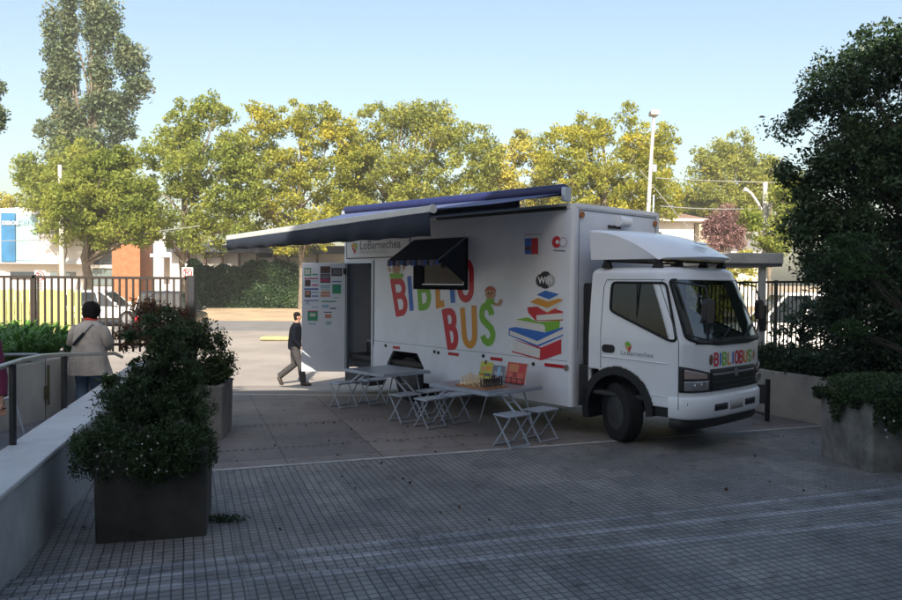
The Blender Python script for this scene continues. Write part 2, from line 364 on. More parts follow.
# toothed drainage grooves across the slabs
mbg = MB(); mbr = random.Random(3)
for (y0, sl_) in ((10.35, .36), (12.0, .36)):
    x = -3.9
    while x < 2.6:
        if mbr.random() < .9:
            y = y0+sl_*x; mbg.add([(x, y, .004), (x+.045, y+.016, .004), (x+.02, y+.10, .004), (x-.025, y+.085, .004)], [(0, 1, 2, 3)])
        x += .085
struct('paving_grooves', mbg, mat('groove_dark', (.12, .11, .105), .9))
mb = MB(); mb.add([(-4.3, 14.05, .004), (10.5, 14.05, .004), (10.5, 14.17, .004), (-4.3, 14.17, .004)], [(0, 1, 2, 3)]); struct('kerb_line', mb, mat('kerb_stone', (.42, .41, .38), .8, nz=(5, .2)))
strip('driveway', -120, 120, 14.05, 31.0, drive)
strip('road', -260, 260, 31.0, 36.0, asph)
strip('verge', -260, 260, 36.0, 45.0, dirt)
mb = MB(); mb.add([(-900, 45, .45), (900, 45, .45), (900, 1500, .45), (-900, 1500, .45)], [(0, 1, 2, 3)]); struct('far_ground', mb, dirt)
mb = MB(); mb.add([(10.5, -60, -.006), (900, -60, -.006), (900, 14.05, -.006), (10.5, 14.05, -.006)], [(0, 1, 2, 3)]); mb.add([(-900, -60, -.006), (-4.3, -60, -.006), (-4.3, 14.05, -.006), (-900, 14.05, -.006)], [(0, 1, 2, 3)])
mb.add([(-4.3, -60, -.006), (10.5, -60, -.006), (10.5, 2, -.006), (-4.3, -3.4, -.006)], [(0, 1, 2, 3)]); struct('ground', mb, drive)
mb = MB()
for (x, y, l) in ((-6, 31.2, 12), (8, 31.2, 40), (-40, 31.2, 26)): mb.box((x, y-.1, G(31)-.02), (x+l, y+.08, G(31)+.11))
struct('street_kerb', mb, mat('kerb_grey', (.30, .29, .27), .85, nz=(3, .2)))

# ------------------------------------------------------------------ the building behind the camera (it shades the foreground)
bt = thing('entrance_building', 'tall plain municipal building behind the viewer whose shadow covers the forecourt', 'building', (0, 0, 0), R(19.5))
def bbox(name, a, b, mt, parent, **k): return MB().box(a, b).build(name, mt, parent, **k)
HB = 12.8
bw = mat('facade_concrete', (.45, .44, .42), .85, nz=(.5, .15))
bbox('wall', (-10, -14, .12), (14.5, -1.35, HB), bw, bt)
bbox('roof_slab', (-10.3, -14.2, HB), (14.8, -1.1, HB+.3), bw, bt)
gl_d = mat('facade_glass', (.02, .025, .03), .08)
for i in range(4):
    for j in range(3):
        x = -9.0+i*6.0; z = 1.2+j*3.9
        if j == 0 and i == 1: continue
        wf = bbox('window', (x, -1.36, z), (x+3.4, -1.30, z+1.9), darkmetal, bt); bbox('pane', (x+.08, -1.31, z+.08), (x+3.32, -1.285, z+1.82), gl_d, wf)
dr = bbox('door', (-1.4, -1.36, .13), (2.4, -1.29, 2.7), darkmetal, bt); bbox('pane', (-1.3, -1.30, .2), (2.3, -1.27, 2.6), gl_d, dr)

# ------------------------------------------------------------------ left parapet, ramp, inner wall, handrails
pa, pb = Vector((-3.0, 4.95, 0)), Vector((-3.742, 7.826, 0)); pd = (pb-pa).normalized(); pn = Vector((-pd.y, pd.x, 0))   # pn points left (away from the plaza)
if pn.x > 0: pn = -pn
p0_, p1_ = pa-pd*5.0, pa+pd*8.6
def wallbox(mb, a, b, n, t0, t1, z0, z1, z0b=None, z1b=None):
    z0b = z0 if z0b is None else z0b; z1b = z1 if z1b is None else z1b
    vs = [a+n*t0+Vector((0,0,z0)), b+n*t0+Vector((0,0,z0b)), b+n*t1+Vector((0,0,z0b)), a+n*t1+Vector((0,0,z0)), a+n*t0+Vector((0,0,z1)), b+n*t0+Vector((0,0,z1b)), b+n*t1+Vector((0,0,z1b)), a+n*t1+Vector((0,0,z1))]
    return mb.add(vs, [(0,3,2,1),(4,5,6,7),(0,1,5,4),(1,2,6,5),(2,3,7,6),(3,0,4,7)])
par = thing('parapet_wall', 'low white rendered wall with a smooth pale cap beside the ramp at left', 'wall', tuple(pa))
o = wallbox(MB(), p0_-pa, p1_-pa, pn, .0, .36, -.1, .655).build('wall', mat('parapet_render', (.36, .37, .38), .8, nz=(1.6, .3), bump=(25, .2)), par)
o = wallbox(MB(), p0_-pa, p1_-pa, pn, -.02, .42, .655, .70).build('cap', cap, par, bevel=.012)
# ramp surface, rising towards the landing
mb = MB(); r0, r1 = p0_+pn*.42, p1_+pn*.42
def rz_(p): 
    t = (p.y-5)/7.0; return max(.02, min(.55, .52-.40*max(0, t)))
pts = [pa+pd*s_ for s_ in (-5, -1, 0, 2, 4, 6, 8, 10)]
vs = []
for p in pts: q = p+pn*.36; vs += [(q.x, q.y, rz_(p)), (q.x+pn.x*1.25, q.y+pn.y*1.25, rz_(p))]
mb.add(vs, [(2*i, 2*i+1, 2*i+3, 2*i+2) for i in range(len(pts)-1)]); struct('ramp', mb, mat('ramp_concrete', (.16, .16, .17), .85, nz=(1.5, .25)))
# inner beige wall with the planting bed on top
iw = thing('retaining_wall', 'smooth beige retaining wall of the planting bed behind the ramp', 'wall', (-5.35, 9, 0))
ia, ib = Vector((-5.20, 4.0, 0)), Vector((-5.75, 12.6, 0)); idd = (ib-ia).normalized(); inn = Vector((-1, 0, 0))
org = Vector((-5.35, 9, 0))
wallbox(MB(), ia-org, ib-org, inn, 0, .2, .0, 1.10, .0, .98).build('wall', beige, iw, bevel=.01)
mb = MB()
for s_ in (1.9, 3.9, 5.2, 6.4): 
    p = ia+idd*s_-org
    mb.box((p.x-.0, p.y-.004, .1), (p.x+.004, p.y+.004, 1.05))
mb.build('joint', darkgrey, iw)
mb = MB()
for s_ in (3.35, 4.75, 4.9, 6.4):
    p = ia+idd*s_-org; mb.box((p.x, p.y-.05, .48), (p.x+.03, p.y+.05, .66)); mb.box((p.x+.03, p.y-.012, .40), (p.x+.055, p.y+.012, .95))
mb.build('bracket', mat('tarnished_brass', (.16, .14, .08), .6, .3, nz=(20, .4)), iw)
mb = MB(); mb.add([(-5.4, 3, .95), (-5.95, 12.8, .93), (-30, 12.8, .93), (-30, 3, .95)], [(0, 1, 2, 3)]); mb.add([(-5.95, 12.8, .93), (-30, 12.8, .93), (-30, 12.8, -.2), (-5.95, 12.8, -.2)], [(0, 1, 2, 3)]); struct('planting_bed', mb, soil)
# main handrail: curved steel tube on square posts
hr = thing('handrail', 'curved steel handrail on dark posts along the ramp parapet', 'handrail', (-3.6, 6, .7))
ho = Vector((-3.6, 6, .7)); hp = []
for (u, v, Y) in ((-160, 410, 4.7), (-60, 385, 5.5), (0, 367, 6.25), (22, 360, 6.9), (42, 356, 7.6), (64, 354.5, 8.4), (90, 354, 9.8), (115, 353.5, 11.2), (122, 357, 11.5)):
    hp.append(onY(u, v, Y)-ho)
MB().tube(hp, .024, 12).build('rail', steel, hr, True)
for (u, v0, v1, Y, wd) in ((12.5, 364, 456, 6.5, .045), (64, 356, 414, 8.4, .05)):
    a, b = onY(u, v0, Y)-ho, onY(u, v1, Y)-ho; b.x = a.x
    MB().bar(a, b, wd, wd).build('post', darkmetal, hr, bevel=.006)
h2 = thing('handrail', 'short straight steel handrail on the beige wall at far left', 'handrail', (-5.2, 8.5, 1.2))
a, b = onY(-60, 355, 8.4), onY(36, 354.5, 9.6); ho = Vector((-5.2, 8.5, 1.2)); MB().tube([a-ho, b-ho, b-ho+Vector((.04, .06, -.02))], .02, 10).build('rail', steel, h2, True)
MB().bar(a.lerp(b, .3)-ho, a.lerp(b, .3)-ho-Vector((0, 0, .3)), .03, .03).build('post', darkmetal, h2)

# ------------------------------------------------------------------ fences
def fence(name, label, a, b, ztop, zbot, step, bar, mt, post_n, post_w=.07, rails=(.03,), org=None):
    a, b = Vector(a), Vector(b); d = b-a; L = d.length; t = thing(name, label, 'fence', tuple(a)); u_ = d/L
    mb = MB(); n = int(L/step)
    for i in range(n+1):
        p = u_*(i*step); mb.bar(p+Vector((0, 0, zbot-a.z)), p+Vector((0, 0, ztop-a.z)), bar, bar)
    mb.build('bar_panel', mt, t)
    for rr in (ztop-a.z+.01, zbot-a.z+.12): MB().bar(Vector((0, 0, rr)), d+Vector((0, 0, rr)), .05, .045).build('rail', mt, t)
    for i in range(post_n):
        p = d*(i/(post_n-1)); MB().bar(p+Vector((0, 0, -.3)), p+Vector((0, 0, ztop-a.z+.05)), post_w, post_w).build('post', mt, t)
    return t
fm = mat('fence_bronze', (.035, .027, .024), .5, .3, nz=(6, .2))
fa = onY(-60, 277, 12.4); fb = onY(187, 278, 12.4)
fence('metal_fence', 'brown metal bar fence above the strap leaf bed at left', (fa.x-6, 12.4, .95), (fb.x, 12.4, .95), 2.16, .95, .112, .028, fm, 5, .05)
# heavier end post of the left fence
MB().box((-.065, -.065, 0), (.065, .065, 2.22)).build('gate_post', mat('gate_black', (.015, .017, .022), .5, nz=(5, .3)), None, bevel=.01, loc=(fb.x+.06, 12.45, 0))
tag(bpy.data.objects['gate_post'], 'thick dark square gate post at the right end of the left fence', 'post')
fd = mat('fence_dark', (.02, .021, .023), .5, .4, nz=(6, .2))
ra = onY(700, 285, 16.3)
fence('metal_fence', 'tall dark thin bar fence behind the truck cab and the dark trees', (ra.x, 16.3, G(16.3)), (11.5, 15.2, G(15.2)), 2.17, .1, .082, .022, fd, 5, .06)

# ------------------------------------------------------------------ right low wall, bed
def curve_wall(name, label, pts, th, z0, z1, mt):
    pts = [Vector((*p, 0)) for p in pts]; t = thing(name, label, 'wall', tuple(pts[0]))
    L = []; Rr = []
    for i, p in enumerate(pts):
        d = (pts[min(i+1, len(pts)-1)]-pts[max(i-1, 0)]).normalized(); n = Vector((d.y, -d.x, 0))
        if n.x < 0: n = -n
        L.append(p-pts[0]); Rr.append(p+n*th-pts[0])
    N = len(pts); vs = [q+Vector((0, 0, z)) for z in (z0, z1) for q in L+Rr]
    # rings per point
    mb = MB(); mb.loft([[L[i]+Vector((0,0,z0)), Rr[i]+Vector((0,0,z0)), Rr[i]+Vector((0,0,z1)), L[i]+Vector((0,0,z1))] for i in range(N)]); mb.build('wall', mt, t, bevel=.012); return t
lw = [(4.55, 14.6), (4.95, 13.4), (5.27, 12.456), (5.72, 11.513), (6.15, 10.6), (6.8, 9.2), (7.6, 7.4), (8.6, 5.2)]
wallr = mat('stained_wall', (.36, .335, .29), .85, nz=(1.1, .35), bump=(22, .3))
curve_wall('garden_wall', 'low stained beige wall curving from the truck nose to the right planter', lw, .18, -.05, .73, wallr)
mb = MB(); top = [(x+.1, y, .66) for x, y in lw]; far = [(14, y+1.0, .66) for x, y in lw]; n = len(lw)
mb.add(top+far, [(i, i+1, n+i+1, n+i) for i in range(n-1)]); struct('garden_bed', mb, soil)

# ------------------------------------------------------------------ canopy with post
ct = thing('canopy', 'flat grey concrete canopy slab on a pale post behind the truck cab', 'canopy', (6.0, 14.6, 0))
a, b = onY(655, 252, 14.5), onY(783, 253, 14.5)
MB().box((a.x-6.0, -.1, 2.55), (b.x-6.0+.02, 1.9, 2.76)).build('roof_slab', mat('canopy_concrete', (.34, .34, .33), .8, nz=(1.5, .35)), ct, bevel=.02)
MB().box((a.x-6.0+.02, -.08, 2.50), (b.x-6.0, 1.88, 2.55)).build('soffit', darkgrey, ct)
pp = onY(765, 300, 14.5)
MB().box((pp.x-6.0-.06, .0, .2), (pp.x-6.0+.06, .12, 2.52)).build('post', mat('post_paint', (.36, .35, .33), .7, nz=(3, .2)), ct, bevel=.01)
MB().box((a.x-6.0+.3, 1.5, .2), (a.x-6.0+.42, 1.62, 2.52)).build('post', MATS['post_paint'], ct, bevel=.01)
MB().box((pp.x-6.0-.075, -.03, 1.25), (pp.x-6.0+.075, .0, 1.75)).build('meter_box', black, ct, bevel=.02)

# dark loop barrier in front of the truck
q1 = onz(767, 421); q2 = onz(742, 414)
bo = thing('loop_barrier', 'low dark steel barrier between the truck bumper and the wall', 'barrier', tuple(q1))
MB().tube([(0, 0, 0), (0, 0, .62), (-.0, .0, .66)], .04, 12).build('post', darkmetal, bo, True)
d = (q2-q1); MB().tube([(0, 0, .1), (d.x, d.y, .1)], .022, 8).build('rail', darkmetal, bo, True)
MB().tube([(d.x, d.y, 0), (d.x, d.y, .12)], .03, 8).build('foot', darkmetal, bo, True)
MB().box((-.20, -.03, .28), (-.03, .01, .58)).build('guard_plate', darkgrey, bo, bevel=.01)

# ------------------------------------------------------------------ planters
def planter(name, label, loc, rz, sx, sy, h, mt, ex=.03):
    t = thing(name, label, 'planter', loc, rz)
    o = plate([rrect(-sx/2, -sy/2, sx/2, sy/2, .03), rrect(-sx/2+.08, -sy/2+.08, sx/2-.08, sy/2-.08, .02)[::-1]], lambda x, y: (x, y, 0), lambda x, y: (x*(1+ex), y*(1+ex), h), 'box', mt, t)
    bbox('soil', (-sx/2+.07, -sy/2+.07, .1), (sx/2-.07, sy/2-.07, h-.06), soil, t); return t
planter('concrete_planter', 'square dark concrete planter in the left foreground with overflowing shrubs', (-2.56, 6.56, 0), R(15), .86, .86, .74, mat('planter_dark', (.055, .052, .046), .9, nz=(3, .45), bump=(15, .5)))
planter('concrete_planter', 'square grey concrete planter standing farther back behind the left foreground one', (-3.56, 10.45, 0), R(8), .88, .88, .72, concrete)
pr = planter('concrete_planter', 'stained grey concrete planter at the right edge with creeper over its rim', (5.22, 9.09, 0), R(8.8), .92, .92, .80, mat('planter_stained', (.20, .195, .18), .9, nz=(2.6, .6), bump=(14, .6)))

# ================================================================== THE TRUCK (local frame: x forward, y away from the viewer, z up)
tk = thing('library_truck', 'white box truck with colourful BIBLIO BUS lettering parked with its awning open', 'truck', (TX, TY, 0), YAW)
LB, WB, HT, HBt = 5.74, 2.16, 3.27, .39
def tb(name, a, b, mt, parent=tk, **k): return MB().box(a, b).build(name, mt, parent, **k)
# near side wall with door opening, window opening and wheel arch
outer = [(-LB+.03, HBt), (-5.63, HBt), (-5.63, 2.50), (-4.76, 2.50), (-4.76, HBt), (-4.30, HBt), (-4.30, .66), (-4.13, .89), (-3.44, .89), (-3.26, .66), (-3.26, HBt), (-.06, HBt), (-.06, HT), (-LB+.03, HT)]
win = [(-3.20, 2.09), (-2.22, 2.09), (-2.22, 2.80), (-3.20, 2.80)]
box = plate([outer, win[::-1]], lambda x, z: (x, 0, z), lambda x, z: (x, .05, z), 'box_body', whitebox, tk)
me = box.data
mb = MB()
mb.box((-LB, WB-.05, HBt), (0, WB, HT)); mb.box((-LB+.03, .051, HT-.04), (-.001, WB-.051, HT-.004)); mb.box((-.05, .06, HBt), (-.001, WB-.06, HT-.045))
mb.box((-LB, .06, HBt+.05), (-LB+.05, WB-.06, HT-.045)); 
mb.build('box_shell', whitebox, tk)
tb('box_floor', (-LB+.06, .055, HBt+.25), (-.06, WB-.06, HBt+.33), black)
tb('partition', (-4.5, .3, HBt+.34), (-4.44, WB-.06, HT-.06), mat('partition_grey', (.035, .035, .04), .8))
tb('counter', (-5.5, 1.5, HBt+.34), (-4.6, 2.05, 1.35), mat('counter_dark', (.04, .04, .045), .7))
# rounded corner posts and roof rails
cor = []
for k in range(9):
    t_ = R(180+90*k/8); cor.append((-.06+.06*math.cos(t_+R(90)), .06+.06*math.sin(t_+R(90))))
for px0, py0, pr_ in ((-.058, .058, .0585), (-.058, WB-.058, .0605), (-LB+.05, .05, .0515)): MB().tube([(px0, py0, HBt-.002), (px0, py0, HT-.003)], pr_, 20).build('corner_post', white, tk, True)
mb = MB(); mb.box((-LB+.02, -.008, HT-.07), (-.05, .03, HT+.012)); mb.box((-.045, .07, HT-.05), (.010, WB-.05, HT+.012)); mb.build('roof_rail', white, tk, bevel=.006)
mb = MB(); mb.box((.001, .12, HT-.085), (.006, WB-.09, HT-.072)); mb.box((.001, .12, 1.2), (.005, .127, HT-.09)); mb.box((.001, WB-.10, 1.2), (.005, WB-.093, HT-.09)); mb.build('front_trim', mat('trim_grey', (.10, .11, .12), .5), tk)
for y, z in ((.17, 3.12), (2.03, 3.10)):
    MB().cyl((.0, y, z), (.03, y, z), .045).build('marker_lamp', amber, tk, True)
MB().tube([(.05, .98, 3.08), (.05, 1.24, 3.08), (.05, 1.27, 3.08)], [.085, .085, .06], 16).build('air_unit', white, tk, True)
tb('vent_slot', (.002, .80, 2.965), (.02, 1.10, 3.01), black)
# side marks along the bottom: reflectors and lamps
for x0, x1 in ((-4.13, -3.93), (-2.62, -2.36), (-1.62, -1.36), (-.50, -.14)):
    tb('reflector', (x0, -.008, .925), (x1, -.0005, .975), redlens, bevel=.002)
for x, z in ((-4.35, .965), (-2.97, .955), (-2.87, .945), (-1.78, .975), (-.72, .94), (-.09, .94)):
    MB().cyl((x, -.014, z), (x, 0, z), .028 if x != -.09 else .045, 14).build('side_lamp', darkmetal if x < -.2 else chrome, tk, True)
# sill panels and lines
mb = MB(); mb.box((-4.735, -.004, .95), (-4.715, 0, 2.56)); mb.box((-4.70, -.003, 1.03), (-.08, -.0, 1.036)); mb.build('panel_joint', MATS['trim_grey'], tk)
# wheel arch interior box + chassis
mb = MB(); mb.box((-4.29, .06, .40), (-3.27, .75, .42)); 
tb('chassis_rail', (-5.6, .62, .42), (1.6, .74, .60), darkmetal); tb('chassis_rail', (-5.6, 1.42, .42), (1.6, 1.54, .60), darkmetal)
tb('fuel_tank', (-2.4, .25, .34), (-1.3, .62, .62), darkmetal, bevel=.05); tb('arch_liner', (-4.30, .70, .38), (-3.26, .74, 1.0), black)
tb('arch_liner', (-4.30, .055, .895), (-3.26, .72, .91), black)
def wheel(parent, c, r=.39, wd=.22, steer=0, rim=mat('wheel_rim', (.06, .06, .063), .6, .3, nz=(10, .4))):
    M = Matrix.Translation(Vector(c)) @ Matrix.Rotation(steer, 4, 'Z')
    prof = [(.60, .0), (.66, -.015), (.90, -.02), (.97, -.0), (1.0, .035), (1.0, .5)]
    half = [(r*a, wd*b) for a, b in prof]; full = half + [(rr, wd-y) for rr, y in half[::-1]]
    mb = MB(); n = 40; rings = []
    for k in range(n):
        t = 2*math.pi*k/n; rings.append([M @ Vector((rr*math.cos(t), y-wd/2, rr*math.sin(t))) for rr, y in full])
    rings.append(rings[0]); mb.loft(rings, caps=False)
    w_ = mb.build('wheel', rubber, parent, True, auto=50)
    mb = MB()
    for k in range(44):        # tread blocks
        t = 2*math.pi*k/44
        for yy in (-.36, -.12, .12, .36):
            t2 = t+(.07 if abs(yy) > .2 else 0); p = Vector((math.cos(t2), 0, math.sin(t2))); q = Vector((-math.sin(t2), 0, math.cos(t2)))
            a = p*(r-.003)+Vector((0, yy*wd, 0)); vs = []
            for dz in (0, .009):
                for sx, sy in ((-1, -1), (1, -1), (1, 1), (-1, 1)): vs.append(M @ (a+p*dz+q*sx*.019+Vector((0, sy*wd*.09, 0))))
            mb.add(vs, [(4,5,6,7),(0,1,5,4),(1,2,6,5),(2,3,7,6),(3,0,4,7)])
    mb.build('tread', rubber, w_)
    mb = MB(); R_ = [(.615, .02), (.58, .02), (.55, .10), (.40, .16), (.36, .08), (.22, .06), (.20, -.05), (.12, -.07), (.0001, -.07)]
    rings = []
    for k in range(n+1):
        t = 2*math.pi*k/n; rings.append([M @ Vector((r*a*math.cos(t), wd*b-wd/2, r*a*math.sin(t))) for a, b in R_])
    mb.loft(rings, caps=False)
    for k in range(6):
        t = 2*math.pi*k/6; p = Vector((r*.29*math.cos(t), 0, r*.29*math.sin(t))); mb.cyl(M @ (p+Vector((0, -.46*wd, 0))), M @ (p+Vector((0, -.40*wd, 0))), .014, 8)
    mb.build('rim', rim, w_, True)
    return w_
wheel(tk, (.69, .24, .39), steer=R(-26)); wheel(tk, (.69, 1.92, .39), steer=R(-26))
wheel(tk, (-3.78, .20, .39)); wheel(tk, (-3.78, .44, .39)); wheel(tk, (-3.78, 1.72, .39)); wheel(tk, (-3.78, 1.96, .39))
MB().cyl((.69, .3, .39), (.69, 1.86, .39), .06).build('axle', darkmetal, tk, True); MB().cyl((-3.78, .3, .39), (-3.78, 1.86, .39), .08).build('axle', darkmetal, tk, True)

# ---- window in the box side with frame, and the raised hatch awning over it
wf = plate([[(-3.52, 2.02), (-2.16, 2.02), (-2.16, 2.86), (-3.52, 2.86)], [(-3.26, 2.10), (-2.225, 2.10), (-2.225, 2.80), (-3.26, 2.80)][::-1]], lambda x, z: (x, -.035, z), lambda x, z: (x, -.001, z), 'window_frame', mat('matt_black', (.004, .004, .005), .9, spec=.1), tk)
tb('window_trim', (-3.27, -.040, 2.095), (-2.22, -.036, 2.115), alu, wf); tb('window_trim', (-2.235, -.040, 2.116), (-2.22, -.036, 2.79), alu, wf)
tb('pane', (-3.26, -.016, 2.1), (-2.22, -.010, 2.8), mat('tinted_window', (.008, .010, .009), .1, spec=.35), wf)
hx0, hx1 = -3.50, -2.17
mb = MB(); n = 18
ha = [Vector((hx0+(hx1-hx0)*i/n, -.04, 2.88)) for i in range(n+1)]; hb = [Vector((hx0+(hx1-hx0)*i/n, -.62, 2.50)) for i in range(n+1)]; hc = [q+Vector((0, -.005, -.09-.014*math.sin(i*2.1))) for i, q in enumerate(hb)]
vs = ha+hb+hc; k = n+1
hat = MB().add(vs[:2*k], [(i, i+1, k+i+1, k+i) for i in range(n)]).build('hatch_awning', mat('hatch_fabric', (.022, .030, .055), .8, nz=(6, .3), bump=(5, .5)), tk)
sm = hat.modifiers.new('s', 'SOLIDIFY'); sm.thickness = .008
for i in range(n):
    c = (bluetube, mat('stripe_blue', (.03, .08, .35), .8), navy, mat('stripe_lilac', (.13, .13, .24), .8))[i % 4]
    MB().add([hb[i], hb[i+1], hc[i+1], hc[i]], [(0, 1, 2, 3)]).build('valance_stripe', c, hat)
MB().add([(hx1, -.04, 2.875), (hx1, -.04, 2.12), (hx1, -.62, 2.49)], [(0, 1, 2)]).build('side_cloth', navy, hat).modifiers.new('s', 'SOLIDIFY').thickness = .006
MB().add([(hx0, -.04, 2.875), (hx0, -.04, 2.45), (hx0, -.62, 2.49)], [(0, 1, 2)]).build('side_cloth', navy, hat).modifiers.new('s', 'SOLIDIFY').thickness = .006
MB().tube([(hx1+.01, -.045, 2.88), (hx1+.01, -.63, 2.50)], .008, 6).build('stay', alu, hat)

# ---- prints on the side (flat vinyl lettering and drawings on the panel)
def on(u, v, d=.002): p = side(u, v); p.y = -d; return p
_lift = [0.002]
def nextlift():
    _lift[0] += .00012; return _lift[0]
def poly(name, pts, mt, parent=tk, lift=None):
    d = lift or nextlift(); q = [on(u, v, d) for u, v in pts]; return MB().add(q, [tuple(range(len(q)))]).build(name, mt, parent)
def ribbon_pts(pts, wd, closed=False):
    P = [Vector((p[0], p[1])) for p in pts]; n = len(P); out1 = []; out2 = []
    for i in range(n):
        a = P[i-1] if (i > 0 or closed) else P[i]; b = P[(i+1) % n] if (i < n-1 or closed) else P[i]
        d1 = (P[i]-a); d2 = (b-P[i]); d1 = d1.normalized() if d1.length > 1e-9 else d2.normalized(); d2 = d2.normalized() if d2.length > 1e-9 else d1
        d = (d1+d2); d = d.normalized() if d.length > 1e-6 else d1; nn = Vector((-d.y, d.x)); c = max(.5, nn.dot(Vector((-d1.y, d1.x))))
        out1.append(P[i]+nn*wd/2/c); out2.append(P[i]-nn*wd/2/c)
    return out1, out2
STROKES = {
 'B': [([(0, -.09), (0, 1.09)], 0), ([(0, 1), (.5, 1)]+[(.5+.42*math.sin(R(a)), .77+.23*math.cos(R(a))) for a in range(15, 181, 15)]+[(0, .54)], 0), ([(0, .54), (.55, .54)]+[(.55+.45*math.sin(R(a)), .27+.27*math.cos(R(a))) for a in range(15, 181, 15)]+[(0, 0)], 0)],
 'I': [([(.5, -.04), (.5, 1.04)], 0)],
 'L': [([(.1, 1.04), (.1, 0), (1.05, 0)], 0)],
 'O': [([(.5+.5*math.sin(R(a)), .72+.28*math.cos(R(a))) for a in range(-90, 91, 15)]+[(.5+.5*math.sin(R(a)), .28+.28*math.cos(R(a))) for a in range(90, 271, 15)], 1)],
 'U': [([(0, 1.04), (0, .28)]+[(.5-.5*math.cos(R(a)), .28-.28*math.sin(R(a))) for a in range(15, 180, 15)]+[(1, .28), (1, 1.04)], 0)],
 'S': [([(1, .75)]+[(.5+.5*math.cos(R(a)), .76+.24*math.sin(R(a))) for a in range(15, 196, 15)]+[(.10, .62), (.5, .5), (.88, .38)]+[(.5+.5*math.cos(R(a)), .26-.26*math.sin(R(a))) for a in range(0, 171, 15)], 0)],
}
def letter(ch, tl, tr, bl, br, mt, wd, parent, f, name='letter', lift=None):
    """f(u, v, lift) -> point; corners given as pixels of the survey"""
    def bil(x, y):
        return ((bl[0]*(1-x)+br[0]*x)*(1-y)+(tl[0]*(1-x)+tr[0]*x)*y, (bl[1]*(1-x)+br[1]*x)*(1-y)+(tl[1]*(1-x)+tr[1]*x)*y)
    mb = MB()
    for st, closed in STROKES[ch]:
        P = []
        for x, y in st: u, v = bil(x, y); P.append((u, v))
        W3 = [f(u, v, 0) for u, v in P]
        # work in the plane of the panel
        o_ = W3[0]; ex = (f(tl[0]+10, tl[1], 0)-f(tl[0], tl[1], 0)); ez = Vector((0, 0, 1)); ex.z = 0; ex.normalize(); nrm = ex.cross(ez)
        Q = [((q-o_).dot(ex), (q-o_).z) for q in W3]; a, b = ribbon_pts(Q, wd, closed); n = len(a); l = lift if lift is not None else nextlift()
        vs = [o_+ex*p[0]+ez*p[1]+nrm*l for p in a]+[o_+ex*p[0]+ez*p[1]+nrm*l for p in b]
        mb.add(vs, [(i, (i+1) % n, n+(i+1) % n, n+i) for i in range(n if closed else n-1)])
        lift = None if lift is None else lift+.0002
    return mb.build(name, mt, parent)
fs_ = lambda u, v, d: side(u, v)
sp = [('B', (392.5, 281.5), (404, 280.5), (397.5, 313.5), (406, 312), red), ('I', (404.5, 278), (414, 277), (407.5, 310), (416, 309), blue), ('B', (418.5, 275), (429, 274), (420.5, 307.5), (429, 306), green),
      ('L', (436, 270), (446, 269), (437.5, 305), (444, 303.5), orange), ('I', (446, 267), (456, 266), (448, 302), (458, 301), blue), ('O', (459.5, 262), (471.5, 262), (460, 299), (471.5, 299), red),
      ('B', (444.5, 312), (454.5, 311), (449.5, 346.5), (456.5, 346), red), ('U', (462.5, 309), (474, 307), (465, 345), (475, 345), orange), ('S', (481.5, 306), (491, 306), (483, 342.5), (493.5, 342.5), green)]
for ch, a, b, c, d, mt in sp: letter(ch, a, b, c, d, mt, .118 if ch != 'I' else .115, tk, fs_)
def px6(s, ox, oy, pts): return [(ox+x/s, oy+y/s) for x, y in pts]
bk_ = [('book_print', blue, [(147, 279), (181, 262), (238, 277), (197, 297)]),
 ('page_print', paper, [(147, 280), (197, 298), (238, 278), (197, 304)]),
 ('page_print', paper, [(124, 312), (190, 334), (254, 304), (188, 350)]), ('book_print', orange, [(120, 308), (152, 292), (195, 306), (236, 294), (255, 300), (189, 332)]),
 ('book_print', orange, [(124, 318), (188, 348), (252, 318), (188, 354)]),
 ('book_print', red, [(110, 329), (150, 326), (190, 352), (220, 335), (253, 346), (253, 353), (146, 361), (146, 378), (253, 377), (253, 382), (144, 384), (113, 350)]), ('page_print', paper, [(147, 361), (253, 352), (253, 378), (147, 381)]),
 ('book_print', green, [(65, 378), (112, 369), (150, 388), (240, 382), (238, 415), (182, 428), (176, 398)]), ('page_print', paper, [(66, 379), (172, 399), (182, 408), (180, 427), (66, 400)]),
 ('book_print', blue, [(36, 413), (62, 408), (112, 416), (180, 430), (218, 419), (253, 408), (253, 414), (150, 464), (36, 420)]), ('page_print', paper, [(40, 421), (150, 466), (253, 416), (253, 438), (150, 481), (40, 440)]),
 ('book_print', blue, [(36, 420), (40, 421), (40, 439), (150, 480), (253, 438), (253, 443), (150, 488), (36, 441)]),
 ('book_print', red, [(50, 457), (72, 462), (166, 490), (246, 456), (246, 514), (166, 541), (48, 508), (48, 503), (160, 534), (162, 496), (150, 492)]), ('page_print', paper, [(54, 466), (152, 494), (161, 502), (159, 533), (54, 502)])]
for nm, mt, pts in bk_: poly(nm, px6(4, 500, 225, pts), mt)
